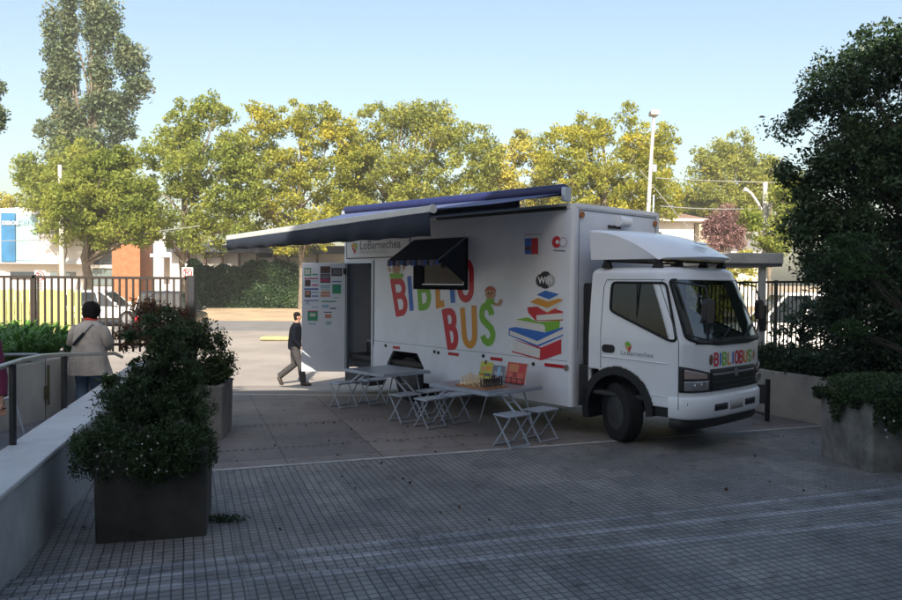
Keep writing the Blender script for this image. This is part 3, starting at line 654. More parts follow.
# government emblem, round mark, wi-fi badge
poly('emblem', [(525, 238.5), (531.5, 238.2), (531.5, 254.3), (525, 254.3)], blue); poly('emblem', [(531.6, 238.2), (538.3, 238), (538.3, 254.2), (531.6, 254.3)], red)
poly('emblem', [(525.5, 246.5), (531.3, 246.5), (531.3, 250), (525.5, 250)], brownp)
def disc(name, u, v, r, mt, sq=1.0, n=22):
    c = on(u, v); d = nextlift(); return MB().add([(c.x+r*sq*math.cos(2*math.pi*k/n), -d, c.z+r*math.sin(2*math.pi*k/n)) for k in range(n)], [tuple(range(n))]).build(name, mt, tk)
disc('round_mark', 556.8, 242, .085, red); disc('round_mark', 563.5, 242.3, .075, mat('pale_ring', (.45, .42, .48), .5)); disc('round_mark', 563.5, 242.3, .055, whitebox); disc('round_mark', 557.5, 242, .03, whitebox)
disc('wifi_badge', 541, 280.5, .095, blackp); disc('wifi_badge', 545.5, 280, .128, blackp); disc('wifi_badge', 550.5, 280.5, .088, mat('badge_grey', (.40, .41, .44), .5))
def side_text(txt, u, v, size, mt, sx=1.0, bold=.0, name='lettering', align='LEFT'):
    p = on(u, v); d = nextlift()+.0004; return text_mesh(name, txt, size, mt, tk, lambda x, y: (p.x+x, -d, p.z+y), sx=sx, bold=bold, align=align)
side_text('Wi', 538.4, 283.2, .135, whitebox, bold=.004); side_text('Fi', 547.8, 283.2, .135, whitebox, bold=.003)
side_text('GOBIERNO DE CHILE', 524.5, 235.8, .038, grayp, 1.0); poly('round_mark', [(553.5, 249.6), (565.5, 250.3), (565.5, 251.6), (553.5, 250.9)], grayp)
# sign board with the town name
sb_ = tb('sign_board', (-5.60, -.022, 2.60), (-3.66, -.002, 2.99), mat('sign_white', (.68, .69, .70), .45), bevel=.003)
mb = MB(); mb.box((-5.60, -.026, 2.585), (-3.66, -.003, 2.60)); mb.box((-5.615, -.026, 2.585), (-5.60, -.003, 2.99)); mb.build('sign_edge', darkgrey, sb_)
def sgn(pts, mt, name='logo'):
    q = [side(u, v) for u, v in pts]; return MB().add([(p.x, -.024-.0002*len(mt.name), p.z) for p in q], [tuple(range(len(q)))]).build(name, mt, sb_)
sgn([(352, 245.5), (354.6, 243), (357.6, 245.5), (355.8, 248.5)], orange); sgn([(354.8, 242.8), (358.3, 243.8), (357.8, 250.5), (356, 248)], green); sgn([(352.2, 246.2), (355.4, 248.6), (357.2, 251), (355.6, 254.2)], red)
p = side(360.6, 249.6)
text_mesh('lettering', 'LoBarnechea', .225, grayp, sb_, lambda x, y: (p.x+x, -.0245, p.z+y), sx=1.08, bold=.003)
p2 = side(361, 254.0)
text_mesh('lettering', 'MUNICIPALIDAD', .085, mat('sign_grey_text', (.34, .35, .37), .5), sb_, lambda x, y: (p2.x+x, -.0245, p2.z+y), sx=1.35)
# two small painted children (plain cartoon faces) on the lettering
def kid(u, v, hair, cap_=None):
    disc('child_print', u, v, .105, skinp, 1.05); disc('child_print', u-1.6, v-.3, .018, blackp); disc('child_print', u+1.6, v-.5, .018, blackp); disc('child_print', u, v+1.5, .011, red, 2.2)
    c = on(u, v); d = nextlift(); n = 14
    pts = [(c.x+.13*math.cos(R(a)), -d, c.z+.115*math.sin(R(a))) for a in range(10, 171, 12)]+[(c.x-.09, -d, c.z+.045), (c.x, -d, c.z+.06), (c.x+.09, -d, c.z+.045)]
    MB().add(pts, [tuple(range(len(pts)))]).build('child_print', hair, tk)
kid(396.5, 269.5, brownp); kid(490.5, 293.5, mat('red_hair_print', (.42, .08, .05), .5))
for pts, mt in (([(389.5, 275), (391, 273.4), (402, 273.4), (404, 275), (402, 278.5), (391, 279)], green), ([(388, 266.5), (391, 268.5), (391.5, 272), (389, 271.5)], skinp), ([(402.5, 266), (405, 264), (405.5, 268), (403, 271.5)], skinp),
    ([(486, 299.5), (490, 298.2), (494, 299.5), (494, 304.5), (486, 305)], green), ([(494, 302), (498, 303.6), (500, 299), (503, 300.2), (500.5, 306), (494, 305.5)], skinp)): poly('child_print', pts, mt)

# ---- rear side door, open, with notices
hd = Vector((-2.053, 14.82)); dd = Vector((-.9985, -.03)); dn = Vector((dd.y, -dd.x)); 
if dn.y > 0: dn = -dn
def dloc(a, z, off=0):     # a metres along the door from the hinge
    p = hd+dd*a+dn*off; return inv((p.x, p.y, z))
mb = MB(); zb_, zt_ = .36, 2.50
dW = .885
mb.add([dloc(a, z, o) for o in (0, -.05) for a, z in ((.0, zb_), (dW, zb_), (dW, zt_), (0, zt_))], [(0, 1, 2, 3), (7, 6, 5, 4), (0, 4, 5, 1), (1, 5, 6, 2), (2, 6, 7, 3), (3, 7, 4, 0)])
door = mb.build('open_door', whitebox, tk, bevel=.008)
mb = MB(); mb.add([dloc(a, z, o) for o in (.012, -.055) for a, z in ((-.03, zb_), (.035, zb_), (.035, zt_), (-.03, zt_))], [(0, 1, 2, 3), (7, 6, 5, 4), (0, 4, 5, 1), (1, 5, 6, 2), (2, 6, 7, 3), (3, 7, 4, 0)]); mb.build('hinge_strip', MATS['trim_grey'], door)
mb = MB(); mb.add([dloc(a, z, o) for o in (.04, .0) for a, z in ((.02, 2.28), (.07, 2.28), (.07, 2.40), (.02, 2.40))], [(0, 1, 2, 3), (7, 6, 5, 4), (0, 4, 5, 1), (1, 5, 6, 2), (2, 6, 7, 3), (3, 7, 4, 0)]); mb.build('latch', black, door)
def dnote(x0, y0, x1, y1, mt, k=[0]):   # rectangle in zoomed photo pixels of the door crop
    k[0] += 1; P = []
    for x, y in ((x0, y0), (x1, y0), (x1, y1), (x0, y1)):
        u, v = 295+x/8.57, 260+y/8.57; q = plane(u, v, (hd.x, hd.y, 0), Vector((dn.x, dn.y, 0))); q += Vector((dn.x, dn.y, 0))*(.0015+.00006*k[0]); P.append(inv(q))
    MB().add(P, [(0, 1, 2, 3)]).build('notice', mt, door)
gn = mat('note_green', (.04, .30, .16), .5); gl = mat('note_pale', (.55, .58, .55), .5); dk = mat('note_dark', (.08, .07, .09), .5); mg = mat('note_magenta', (.45, .04, .14), .5); bl = mat('note_blue', (.08, .16, .42), .5); pb = mat('note_sky', (.35, .5, .6), .5)
for r_ in ((80, 68, 138, 136, gn), (86, 78, 130, 124, gl), (148, 120, 197, 131, gn), (80, 153, 200, 164, mg), (84, 170, 134, 226, dk), (96, 182, 124, 205, brownp), (145, 178, 196, 186, pb), (145, 210, 198, 221, mg), (78, 242, 200, 256, bl), (84, 262, 136, 320, dk), (92, 268, 126, 300, pinkp), (142, 270, 196, 284, pb), (145, 304, 198, 315, bl),
           (78, 343, 200, 352, bl), (84, 370, 128, 380, pb), (144, 398, 200, 408, pb), (216, 54, 304, 114, dk), (226, 64, 294, 100, brownp), (216, 118, 304, 196, dk), (224, 130, 296, 160, grayp), (224, 164, 296, 184, mg), (312, 68, 404, 138, dk), (328, 82, 392, 124, grayp), (318, 180, 400, 190, bl), (218, 214, 300, 244, pb), (226, 248, 296, 268, gl), (222, 272, 300, 292, pinkp), (218, 298, 300, 316, pinkp),
           (320, 208, 394, 288, gn), (332, 222, 382, 262, teal), (326, 318, 382, 326, pb), (228, 350, 352, 360, gn), (232, 384, 290, 408, paleblue), (300, 410, 352, 420, dk), (108, 434, 194, 520, mg), (108, 442, 194, 520, gn), (128, 456, 176, 484, gl), (118, 540, 180, 554, pb), (248, 444, 318, 452, dk), (258, 466, 312, 498, pinkp), (262, 524, 312, 556, pb), (92, 356, 120, 362, grayp)): dnote(*r_)
# entry steps
for i, (z, y0) in enumerate(((.42, -.05), (.70, .18), (.98, .46))):
    st = tb('entry_step', (-5.60, y0, z-.25+.0), (-4.79, y0+.36, z), darkgrey); tb('step_edge', (-5.60, y0-.006, z-.04), (-4.79, y0+.03, z+.004), alu, st)
tb('door_frame', (-4.80, -.012, .36), (-4.75, .06, 2.53), alu, bevel=.003); tb('door_frame', (-5.66, -.012, .36), (-5.62, .06, 2.53), alu, bevel=.003); tb('door_frame', (-5.62, -.012, 2.49), (-4.80, .06, 2.53), alu, bevel=.003)

# ---- side awning: cassette on the roof edge, sloping cloth, front bar, valance, folding arms
aw = MB().tube([(-5.66, -.03, 3.52), (-5.6, -.03, 3.52), (-.14, -.03, 3.47), (-.09, -.03, 3.47)], [.05, .085, .085, .05], 18).build('awning', bluetube, tk, True)
A0, A1 = Vector((-5.60, -2.5, 2.88)), Vector((-.17, -2.5, 3.024))
C0, C1 = Vector((-5.58, -.05, 3.47)), Vector((-.16, -.05, 3.43))
mb = MB(); nu, nv = 30, 14; vs = []
for j in range(nv+1):
    for i in range(nu+1):
        s_, t_ = i/nu, j/nv; p = C0.lerp(C1, s_).lerp(A0.lerp(A1, s_), t_); p.z -= .035*math.sin(math.pi*t_)*(1+.25*math.sin(6*s_)); vs.append(p)
mb.add(vs, [(j*(nu+1)+i, j*(nu+1)+i+1, (j+1)*(nu+1)+i+1, (j+1)*(nu+1)+i) for j in range(nv) for i in range(nu)])
o = mb.build('awning_cloth', bluefab, aw, True); o.modifiers.new('s', 'SOLIDIFY').thickness = .006
MB().bar(A0+Vector((-.03, 0, 0)), A1+Vector((.03, 0, 0)), .055, .085).build('front_bar', mat('bar_grey', (.50, .51, .52), .4, .2, nz=(4, .1)), aw, bevel=.01)
MB().cyl(A1+Vector((.03, 0, .0)), A1+Vector((.05, 0, .0)), .055, 14).build('end_cap', mat('cap_white', (.6, .6, .6), .5), aw, True)
mb = MB(); n = 90; vs = []
for i in range(n+1):
    s_ = i/n; p = A0.lerp(A1, s_)+Vector((0, -.03+.012*math.sin(s_*40), -.04)); h_ = .17+.12*s_ + .006*math.sin(s_*2*math.pi*9)
    vs += [p, p+Vector((0, .01*math.sin(s_*57), -h_*.5)), p+Vector((0, .02*math.sin(s_*57+1), -h_))]
mb.add(vs, [(3*i+k, 3*i+3+k, 3*i+4+k, 3*i+1+k) for i in range(n) for k in (0, 1)])
o = mb.build('valance', navy, aw, True); o.modifiers.new('s', 'SOLIDIFY').thickness = .004
for (x0, xe, x1, xs) in ((-1.0, -2.5, -1.55, 1), (-4.7, -3.1, -4.2, 1)):
    s_ = (x1+5.6)/5.43; q = A0.lerp(A1, s_); mb = MB(); e = Vector((xe, -1.25, 3.10)); mb.tube([(x0, -.06, 3.26), e], .025, 8); mb.tube([e, q], .022, 8); mb.cyl(e-Vector((0, 0, .05)), e+Vector((0, 0, .05)), .04, 10); mb.build('folding_arm', alu, aw, True)
MB().box((-.14, -.11, 3.30), (-.06, .02, 3.50)).build('bracket', alu, aw, bevel=.01); MB().box((-5.66, -.12, 3.28), (-5.57, .02, 3.52)).build('bracket', alu, aw, bevel=.01)
tb('cassette_back', (-5.58, .0, 3.28), (-1.05, .02, 3.47), navy, aw)
tb('wall_rail', (-2.9, -.05, 3.19), (-.12, .0, 3.235), black, aw)  # black strip draws the shadow line of the rail under the awning cassette

# ---- the cab
CC, AC, NN = 1.08, .36, 3.4
def xf(z):
    if z < 1.38: return 1.86-.02*max(0, (.9-z))
    t = (z-1.38)/(2.26-1.38); return 1.86-.30*t-.05*t*t
def hw(z): return .985 if z < 1.40 else .985-.07*((z-1.40)/.86)**1.2
def outline(z, inset=0.0, n1=66, n2=120, n3=66, nr=16):
    h = hw(min(z, 2.26))-inset; x1 = xf(min(z, 2.26))-inset; xr = .22+inset; xs = x1-AC; P = []
    for i in range(n1): P.append((xr+(xs-xr)*i/n1, CC-h, z))
    for i in range(n2):
        a = -math.pi/2+math.pi*i/n2; sy = math.sin(a); P.append((xs+AC*max(0, math.cos(a))**(2/NN), CC+math.copysign(abs(sy)**(2/NN), sy)*h, z))
    for i in range(n3): P.append((xs+(xr-xs)*i/n3, CC+h, z))
    for i in range(nr): P.append((xr, CC+h-2*h*i/nr, z))
    return P
def Sf(y, z, off=0.0):
    t = min(.999, abs((y-CC)/(hw(min(z, 2.26))+off))); return Vector((xf(min(z, 2.26))-AC+(AC+off)*(1-t**NN)**(1/NN), y, z))
def inpoly(x, y, P):
    c = False; j = len(P)-1
    for i in range(len(P)):
        if (P[i][1] > y) != (P[j][1] > y) and x < (P[j][0]-P[i][0])*(y-P[i][1])/(P[j][1]-P[i][1])+P[i][0]: c = not c
        j = i
    return c
def smooth_poly(P, r=.05, n=4):
    out = []; N = len(P)
    for i in range(N):
        p = Vector(P[i]); a = Vector(P[i-1])-p; b = Vector(P[(i+1) % N])-p; q0 = p+a.normalized()*min(r, a.length/2.2); q1 = p+b.normalized()*min(r, b.length/2.2)
        for k in range(n+1): t = k/n; out.append(tuple(q0*(1-t)**2+p*2*t*(1-t)+q1*t*t))
    return out
sidewin = smooth_poly([(.56, 2.16), (1.40, 2.16), (1.60, 1.43), (1.50, 1.42), (.60, 1.76), (.56, 1.80)], .07)
WSB = lambda y: 1.375+.02*abs((y-CC)/.98)**2
wsp = smooth_poly([(.150, 1.46), (.30, 1.40), (.7, 1.375), (1.46, 1.375), (1.86, 1.40), (2.01, 1.46), (1.945, 2.20), (.215, 2.20)], .05)
zs = [.56+.02*i for i in range(86)]
rings = [outline(z) for z in zs]
for k in range(1, 8):
    a = R(90*k/7); rings.append([(x, y, zs[-1]+.115*math.sin(a)) for x, y, _ in outline(zs[-1], .15*(1-math.cos(a)))])
n = len(rings[0]); body = MB(); glz = MB(); gws = MB(); V = [p for r_ in rings for p in r_]; fb, fg, fw_ = [], [], []
for j in range(len(rings)-1):
    for i in range(n):
        f = (j*n+i, j*n+(i+1) % n, (j+1)*n+(i+1) % n, (j+1)*n+i); c = [sum(V[q][k] for q in f)/4 for k in range(3)]
        x, y, z = c
        if i < 66 or 186 <= i < 252:
            if inpoly(x, z, sidewin): fg.append(f); continue
            if (x-.70)**2+(z-.44)**2 < .575**2 or (x < .40 and z < .97): continue
        elif 66 <= i < 186 and inpoly(y, z, wsp): fw_.append(f); continue
        fb.append(f)
top = rings[-1]; N0 = (len(rings)-1)*n; V.append((1.0, CC, zs[-1]+.13)); fb += [(N0+i, N0+(i+1) % n, len(V)-1) for i in range(n)]
body.v = V; body.f = fb; cab = body.build('cab', white, tk, True, auto=50); cab.modifiers.new('s', 'SOLIDIFY').thickness = .012; cab.modifiers['s'].offset = -1
def sub(faces):
    ids = sorted({i for f in faces for i in f}); mp = {o: k for k, o in enumerate(ids)}; b = MB(); b.v = [V[i] for i in ids]; b.f = [tuple(mp[i] for i in f) for f in faces]; return b
near_g = [f for f in fg if V[f[0]][1] < CC]; far_g = [f for f in fg if V[f[0]][1] >= CC]
sub(near_g).build('side_window', glassd, cab, True); sub(far_g).build('side_window', glassd, cab, True); sub(fw_).build('windshield', glass, cab, True)
def ys(z, s_): return CC-s_*(hw(z)+.004)
for s_ in (1, -1):
    P = [(x, ys(z, s_), z) for x, z in sidewin]; MB().tube(P+[P[0], P[1]], .017, 8).build('window_seal', rubber, cab, True)
    MB().box((.98, ys(1.8, s_)-.004, 1.60), (1.0, ys(1.8, s_)+.004, 2.15)).build('window_divider', rubber, cab)
    seam_ = [(.43, .98), (.42, 1.5), (.43, 2.10), (.47, 2.20), (1.44, 2.20), (1.50, 2.14), (1.69, 1.42), (1.70, .57)]
    MB().tube([(x if x < 1.5 else min(x, xf(z)-AC+.20), CC-s_*(hw(z)+.001) if x < xf(z)-AC else Sf(0, z).y and CC-s_*(hw(z)*(1-max(0, (x-(xf(z)-AC))/AC)**NN)**(1/NN)+.001), z) for x, z in seam_], .0055, 6).build('door_seam', MATS['trim_grey'], cab, True)
    MB().tube([(.44, CC-s_*(.985+.001), 1.145), (1.45, CC-s_*(.985+.001), 1.125), (1.66, CC-s_*(.985-.03), 1.12)], .010, 6).build('door_crease', white, cab, True)
    MB().tube([(1.22, CC-s_*(.985+.001), .70), (1.62, CC-s_*(.985-.012), .70)], .010, 6).build('door_crease', white, cab, True)
    hnd = MB(); hnd.prism(rrect(.45, 1.20, .66, 1.31, .05), lambda x, z, k: (x, CC-s_*(.985+.012*k-.002), z)); hnd.build('door_handle', black, cab)
    # arch flare and rear mud panel
    mb = MB(); A = [(.70+.575*math.cos(R(a)), .44+.575*math.sin(R(a))) for a in range(-2, 200, 8)]; B = [(.70+.47*math.cos(R(a)), .42+.49*math.sin(R(a))) for a in range(-2, 200, 8)]
    y0, y1 = CC-s_*1.0, CC-s_*.62
    for i in range(len(A)-1):
        vs = [(A[i][0], y0, A[i][1]), (A[i+1][0], y0, A[i+1][1]), (B[i+1][0], y0, B[i+1][1]), (B[i][0], y0, B[i][1]), (A[i][0], y1, A[i][1]), (A[i+1][0], y1, A[i+1][1]), (B[i+1][0], y1, B[i+1][1]), (B[i][0], y1, B[i][1])]
        mb.add(vs, [(0, 1, 2, 3), (0, 4, 5, 1), (3, 2, 6, 7)])
    mb.build('wheel_arch', black, cab, True, auto=35)
    MB().box((.06, min(y0, y1), .42), (.22, max(y0, y1), 1.0)).build('mud_panel', black, cab, bevel=.02)
    MB().box((1.20, CC-s_*.80-.15, .43), (1.62, CC-s_*.80+.15, .57)).build('step', black, cab, bevel=.015)
MB().box((.02, .22, .5), (.21, 1.94, 2.15)).build('cab_rear_seal', black, cab, bevel=.02)  # black block filling the gap between cab and box
bx = lambda a, b, mt, nm, bv=.02: MB().box(a, b).build(nm, mt, cab, bevel=bv)
interior = mat('cab_interior', (.035, .035, .038), .8); bx((.26, .13, .60), (1.75, 2.03, .66), interior, 'cab_floor'); bx((.24, .13, .66), (.27, 2.03, 1.55), interior, 'rear_lining')
bx((1.38, .30, 1.05), (1.70, 1.86, 1.36), interior, 'dashboard', .05)
for y in (.30, 1.25): bx((.45, y, .85), (.98, y+.52, 1.05), interior, 'seat', .05); bx((.40, y, 1.0), (.55, y+.52, 1.62), interior, 'seat_back', .05); bx((.40, y+.14, 1.64), (.50, y+.38, 1.84), interior, 'headrest', .04)
st = MB(); P = [(1.32+.17*math.cos(t)*.6, 1.50+.20*math.sin(t), 1.36+.17*math.cos(t)*.7) for t in [2*math.pi*i/24 for i in range(26)]]; st.tube(P, .016, 8); st.tube([(1.32, 1.50, 1.36), (1.5, 1.5, 1.2)], .03, 8); st.tube([(1.32, 1.31, 1.36), (1.32, 1.69, 1.36)], .012, 6); st.build('steering_wheel', black, cab, True)
# windscreen surround + wipers
P = [Sf(y, z, .004) for y, z in wsp]; MB().tube(P+P[:2], .018, 8).build('windshield_seal', rubber, cab, True)
def fgrid(name, f, nu, nv, mt, parent, thick=.006, smooth=True):
    vs = [f(i/nu, j/nv) for j in range(nv+1) for i in range(nu+1)]; mb = MB().add(vs, [(j*(nu+1)+i, j*(nu+1)+i+1, (j+1)*(nu+1)+i+1, (j+1)*(nu+1)+i) for j in range(nv) for i in range(nu)])
    me = bpy.data.meshes.new(name); me.from_pydata([tuple(q) for q in mb.v], [], mb.f); me.update()
    if smooth: me.polygons.foreach_set('use_smooth', [True]*len(me.polygons))
    o = put(name, me, mt, parent); s_ = o.modifiers.new('s', 'SOLIDIFY'); s_.thickness = thick; s_.offset = 0; return o
fgrid('lower_screen_band', lambda a, b: Sf(.24+1.68*a, 1.385+.065*b, .010), 40, 2, black, cab)
for y0, y1, z1 in ((.55, 1.05, 1.58), (1.15, 1.75, 1.60)): MB().tube([Sf(y0, 1.41, .03), Sf((y0+y1)/2, 1.47, .035), Sf(y1, z1, .03)], .009, 6).build('wiper', black, cab, True); MB().tube([Sf(y0+.18, 1.43, .022), Sf(y1+.1, z1+.02, .022)], .008, 6).build('wiper_blade', black, cab, True)
# front: headlights, grille, badge letters
for s_ in (1, -1):
    Y = lambda y: y if s_ == 1 else 2*CC-y
    fgrid('headlight_housing', lambda a, b: Sf(Y(.098+.40*a), .775+(.33-.09*a)*b, .006), 20, 8, black, cab, .012)
    h_ = fgrid('headlight', lambda a, b: Sf(Y(.115+.33*a), .80+(.12)*b, .018), 18, 6, lens_m, cab, .012); fgrid('turn_lamp', lambda a, b: Sf(Y(.115+.30*a), .945+(.125-.07*a)*b, .018), 18, 5, mat('turn_lens', (.30, .24, .23), .15), cab, .012)
    for yy, rr in ((.35, .05), (.24, .045)): c = Sf(Y(yy), .862, .03); MB().tube([c-Vector((.02, 0, 0)), c+Vector((.0, 0, 0))], rr, 18).build('reflector_bowl', mat('lamp_silver', (.5, .5, .52), .2, .9), h_, True)
fgrid('grille', lambda a, b: Sf(.50+1.16*a, .775+.285*b, .007), 40, 6, black, cab, .014)
for z, t in ((.99, .016), (.88, .008), (.82, .006)): fgrid('grille_bar', lambda a, b: Sf(.53+1.10*a, z-t+2*t*b, .024), 40, 2, mat('bar_silver', (.24, .24, .26), .3, .5) if t > .01 else darkmetal, cab, .01)
MB().prism([(CC+.055*math.cos(R(a)), .99+.055*math.sin(R(a))) for a in range(0, 360, 24)], lambda y, z, k: (xf(1)+.03+.01*k, y, z)).build('front_badge', mat('bar_silver', (.2, .2, .2)), cab)
cols = [red, blue, green, orange, blue, red, red, orange, green]; y = .585
for ch, c in zip('BIBLIOBUS', cols):
    w_ = .082 if ch != 'I' else .03
    def f(u, v, d, y=y): p = Sf(u, v, .006+d); return p
    mb = MB()
    for st_, closed in STROKES[ch]:
        Q = [((y+(w_*px_ if ch != 'I' else w_*.5)), 1.105+.150*pz) for px_, pz in st_]; a, b = ribbon_pts(Q, .032, closed); m_ = len(a)
        mb.add([Sf(p[0], p[1], .005) for p in a]+[Sf(p[0], p[1], .005) for p in b], [(i, (i+1) % m_, m_+(i+1) % m_, m_+i) for i in range(m_ if closed else m_-1)])
    mb.build('letter', c, cab); y += w_+.043
for cyk, cc in ((.51, brownp), (1.66, skinp)): 
    mb = MB(); mb.add([Sf(cyk+.04*math.cos(R(a)), 1.18+.07*math.sin(R(a)), .006) for a in range(0, 360, 30)], [tuple(range(12))]); mb.build('child_print', cc, cab)
# town logo on the door
def cpt(u, v, d=.003): q = side(u, v, CC-.985); q.y = CC-.985-d; return q
for pts, mt in (([(624.6, 343.5), (627.5, 341), (631.5, 344.5), (628.5, 347.5)], green), ([(624.4, 344.2), (628, 347.6), (629.5, 351.5), (626.5, 349)], orange), ([(628.5, 347.5), (632, 345.2), (630.2, 351), (629, 351.8)], red)): MB().add([cpt(*q) for q in pts], [tuple(range(4))]).build('door_logo', mt, cab)
pl = cpt(620.5, 354.6); text_mesh('door_lettering', 'LoBarnechea', .085, grayp, cab, lambda x, y: (pl.x+x, pl.y, pl.z+y), sx=1.15)
# bumper
def bump(z0, z1, off, mt, nm, y0=-.985, y1=.985, th=.05, bev=.02):
    P = []; nn_ = 60
    for i in range(nn_+1):
        a = -math.pi/2+math.pi*i/nn_; sy = math.sin(a); P.append(Vector((1.86-AC+(AC+off)*max(0, math.cos(a))**(2/NN), CC+math.copysign(abs(sy)**(2/NN), sy)*(.985+off*.4), 0)))
    Q = [Vector((1.86-AC+(AC+off-th)*max(0, math.cos(-math.pi/2+math.pi*i/nn_))**(2/NN), CC+(p.y-CC)*(1-th), 0)) for i, p in enumerate(P)]
    rings = []
    for p, q in zip(P, Q): rings.append([p+Vector((0, 0, z0+bev)), p.lerp(q, .4)+Vector((0, 0, z0)), q+Vector((0, 0, z0)), q+Vector((0, 0, z1)), p.lerp(q, .4)+Vector((0, 0, z1)), p+Vector((0, 0, z1-bev))])
    return MB().loft(rings).build(nm, mt, tk, True, auto=60)
bm_ = bump(.43, .715, .04, white, 'bumper', bev=.03); bump(.30, .43, -.03, black, 'lower_valance')
SB = lambda y, z, off: Vector((1.86-AC+(AC+off)*(1-min(.999, abs(y-CC)/(.985+off*.4))**NN)**(1/NN), y, z))
for y0, y1 in ((.55, .86), (1.33, 1.64)): fgrid('bumper_slot', lambda a, b: SB(y0+(y1-y0)*a, .525+.085*b, .041), 10, 2, black, bm_, .006)
fgrid('number_plate', lambda a, b: SB(.92+.34*a, .51+.12*b, .044), 8, 2, mat('plate_white', (.4, .4, .4), .5), bm_, .006)
# mirrors
for (u, v, yv, w_, h_) in ((708.5, 311.5, -.02, .20, .30), (759.5, 309.5, 2.24, .17, .28)):
    c = side(u, v, yv); c = Vector((min(c.x, 2.12), c.y, c.z)); mb = MB(); mb.prism(rrect(-w_/2, -h_/2, w_/2, h_/2, .06), lambda a, b, k: (c.x-.04+.07*k, c.y+a, c.z+b)); mr = mb.build('mirror', black, cab, bevel=.012)
    s_ = 1 if yv < 1 else -1; at = Sf(CC-s_*.90, 1.50, 0); MB().tube([at, Vector((c.x-.02, c.y+s_*.04, 1.47)), c+Vector((0, 0, -h_/2))], .012, 8).build('mirror_arm', black, mr, True); at = Sf(CC-s_*.86, 2.18, 0); MB().tube([at, Vector((c.x-.06, c.y+s_*.02, 2.12)), c+Vector((0, 0, h_/2))], .011, 8).build('mirror_arm', black, mr, True)
# roof deflector
def dx(t): return 1.60-.36*abs(t)**3
def dtop(s_, t): 
    h = 2.50+.40*(1-max(0, s_)**2.0); edge = max(0, abs(t)-.9)/.1; return h-.03*edge**2-(.0 if s_ < .97 else .0)+.015*math.cos(t*2.2)
nu, nv = 44, 30; T_ = [-1+2*i/nu for i in range(nu+1)]; vs = []; 
for j in range(nv+1):
    for t in T_: s_ = j/nv; vs.append((.20+(dx(t)-.20)*s_, CC+t*(.97-.10*s_), dtop(s_, t)))
k0 = len(vs)
for j in range(nv+1):
    for t in T_: s_ = j/nv; vs.append((.22+(dx(t)-.24)*s_, CC+t*(.955-.10*s_), 2.475))
W = nu+1; fs = [(j*W+i, j*W+i+1, (j+1)*W+i+1, (j+1)*W+i) for j in range(nv) for i in range(nu)]; fs += [tuple(k0+q for q in f[::-1]) for f in fs[:]]
for j in range(nv): fs += [(j*W, (j+1)*W, k0+(j+1)*W, k0+j*W), ((j+1)*W+nu, j*W+nu, k0+j*W+nu, k0+(j+1)*W+nu)]
for i in range(nu): fs += [(nv*W+i, nv*W+i+1, k0+nv*W+i+1, k0+nv*W+i), (i+1, i, k0+i, k0+i+1)]
df = MB().add(vs, fs).build('roof_deflector', white, tk, True, auto=35)
MB().prism([(1.36+.07*math.cos(R(a)), 1.08+.15*math.sin(R(a))) for a in range(0, 360, 20)], lambda x, y, k: (x, y, dtop((x-.2)/1.6, 0)+.004*k)).build('deflector_badge', mat('trim_grey', (.1, .1, .1)), df)
MB().prism([(1.36+.055*math.cos(R(a)), 1.08+.13*math.sin(R(a))) for a in range(0, 360, 20)], lambda x, y, k: (x, y, dtop((x-.2)/1.6, 0)+.004+.003*k)).build('deflector_badge', white, df)
mb = MB(); mb.bar((.45, .14, 2.455), (.45, 2.02, 2.455), .05, .03); mb.bar((1.22, .2, 2.455), (1.22, 1.96, 2.455), .05, .03); mb.bar((.45, .22, 2.455), (1.22, .22, 2.455), .03, .03)
for x, y in ((.45, .2), (1.22, .26), (.45, 1.9), (1.22, 1.9), (1.22, .75), (1.22, 1.4)): mb.prism([(-.09, 2.36), (.06, 2.36), (.03, 2.47), (-.03, 2.47)], lambda a, z, k: (x+a, y-.03+.06*k, z))
mb.build('deflector_rack', black, tk)

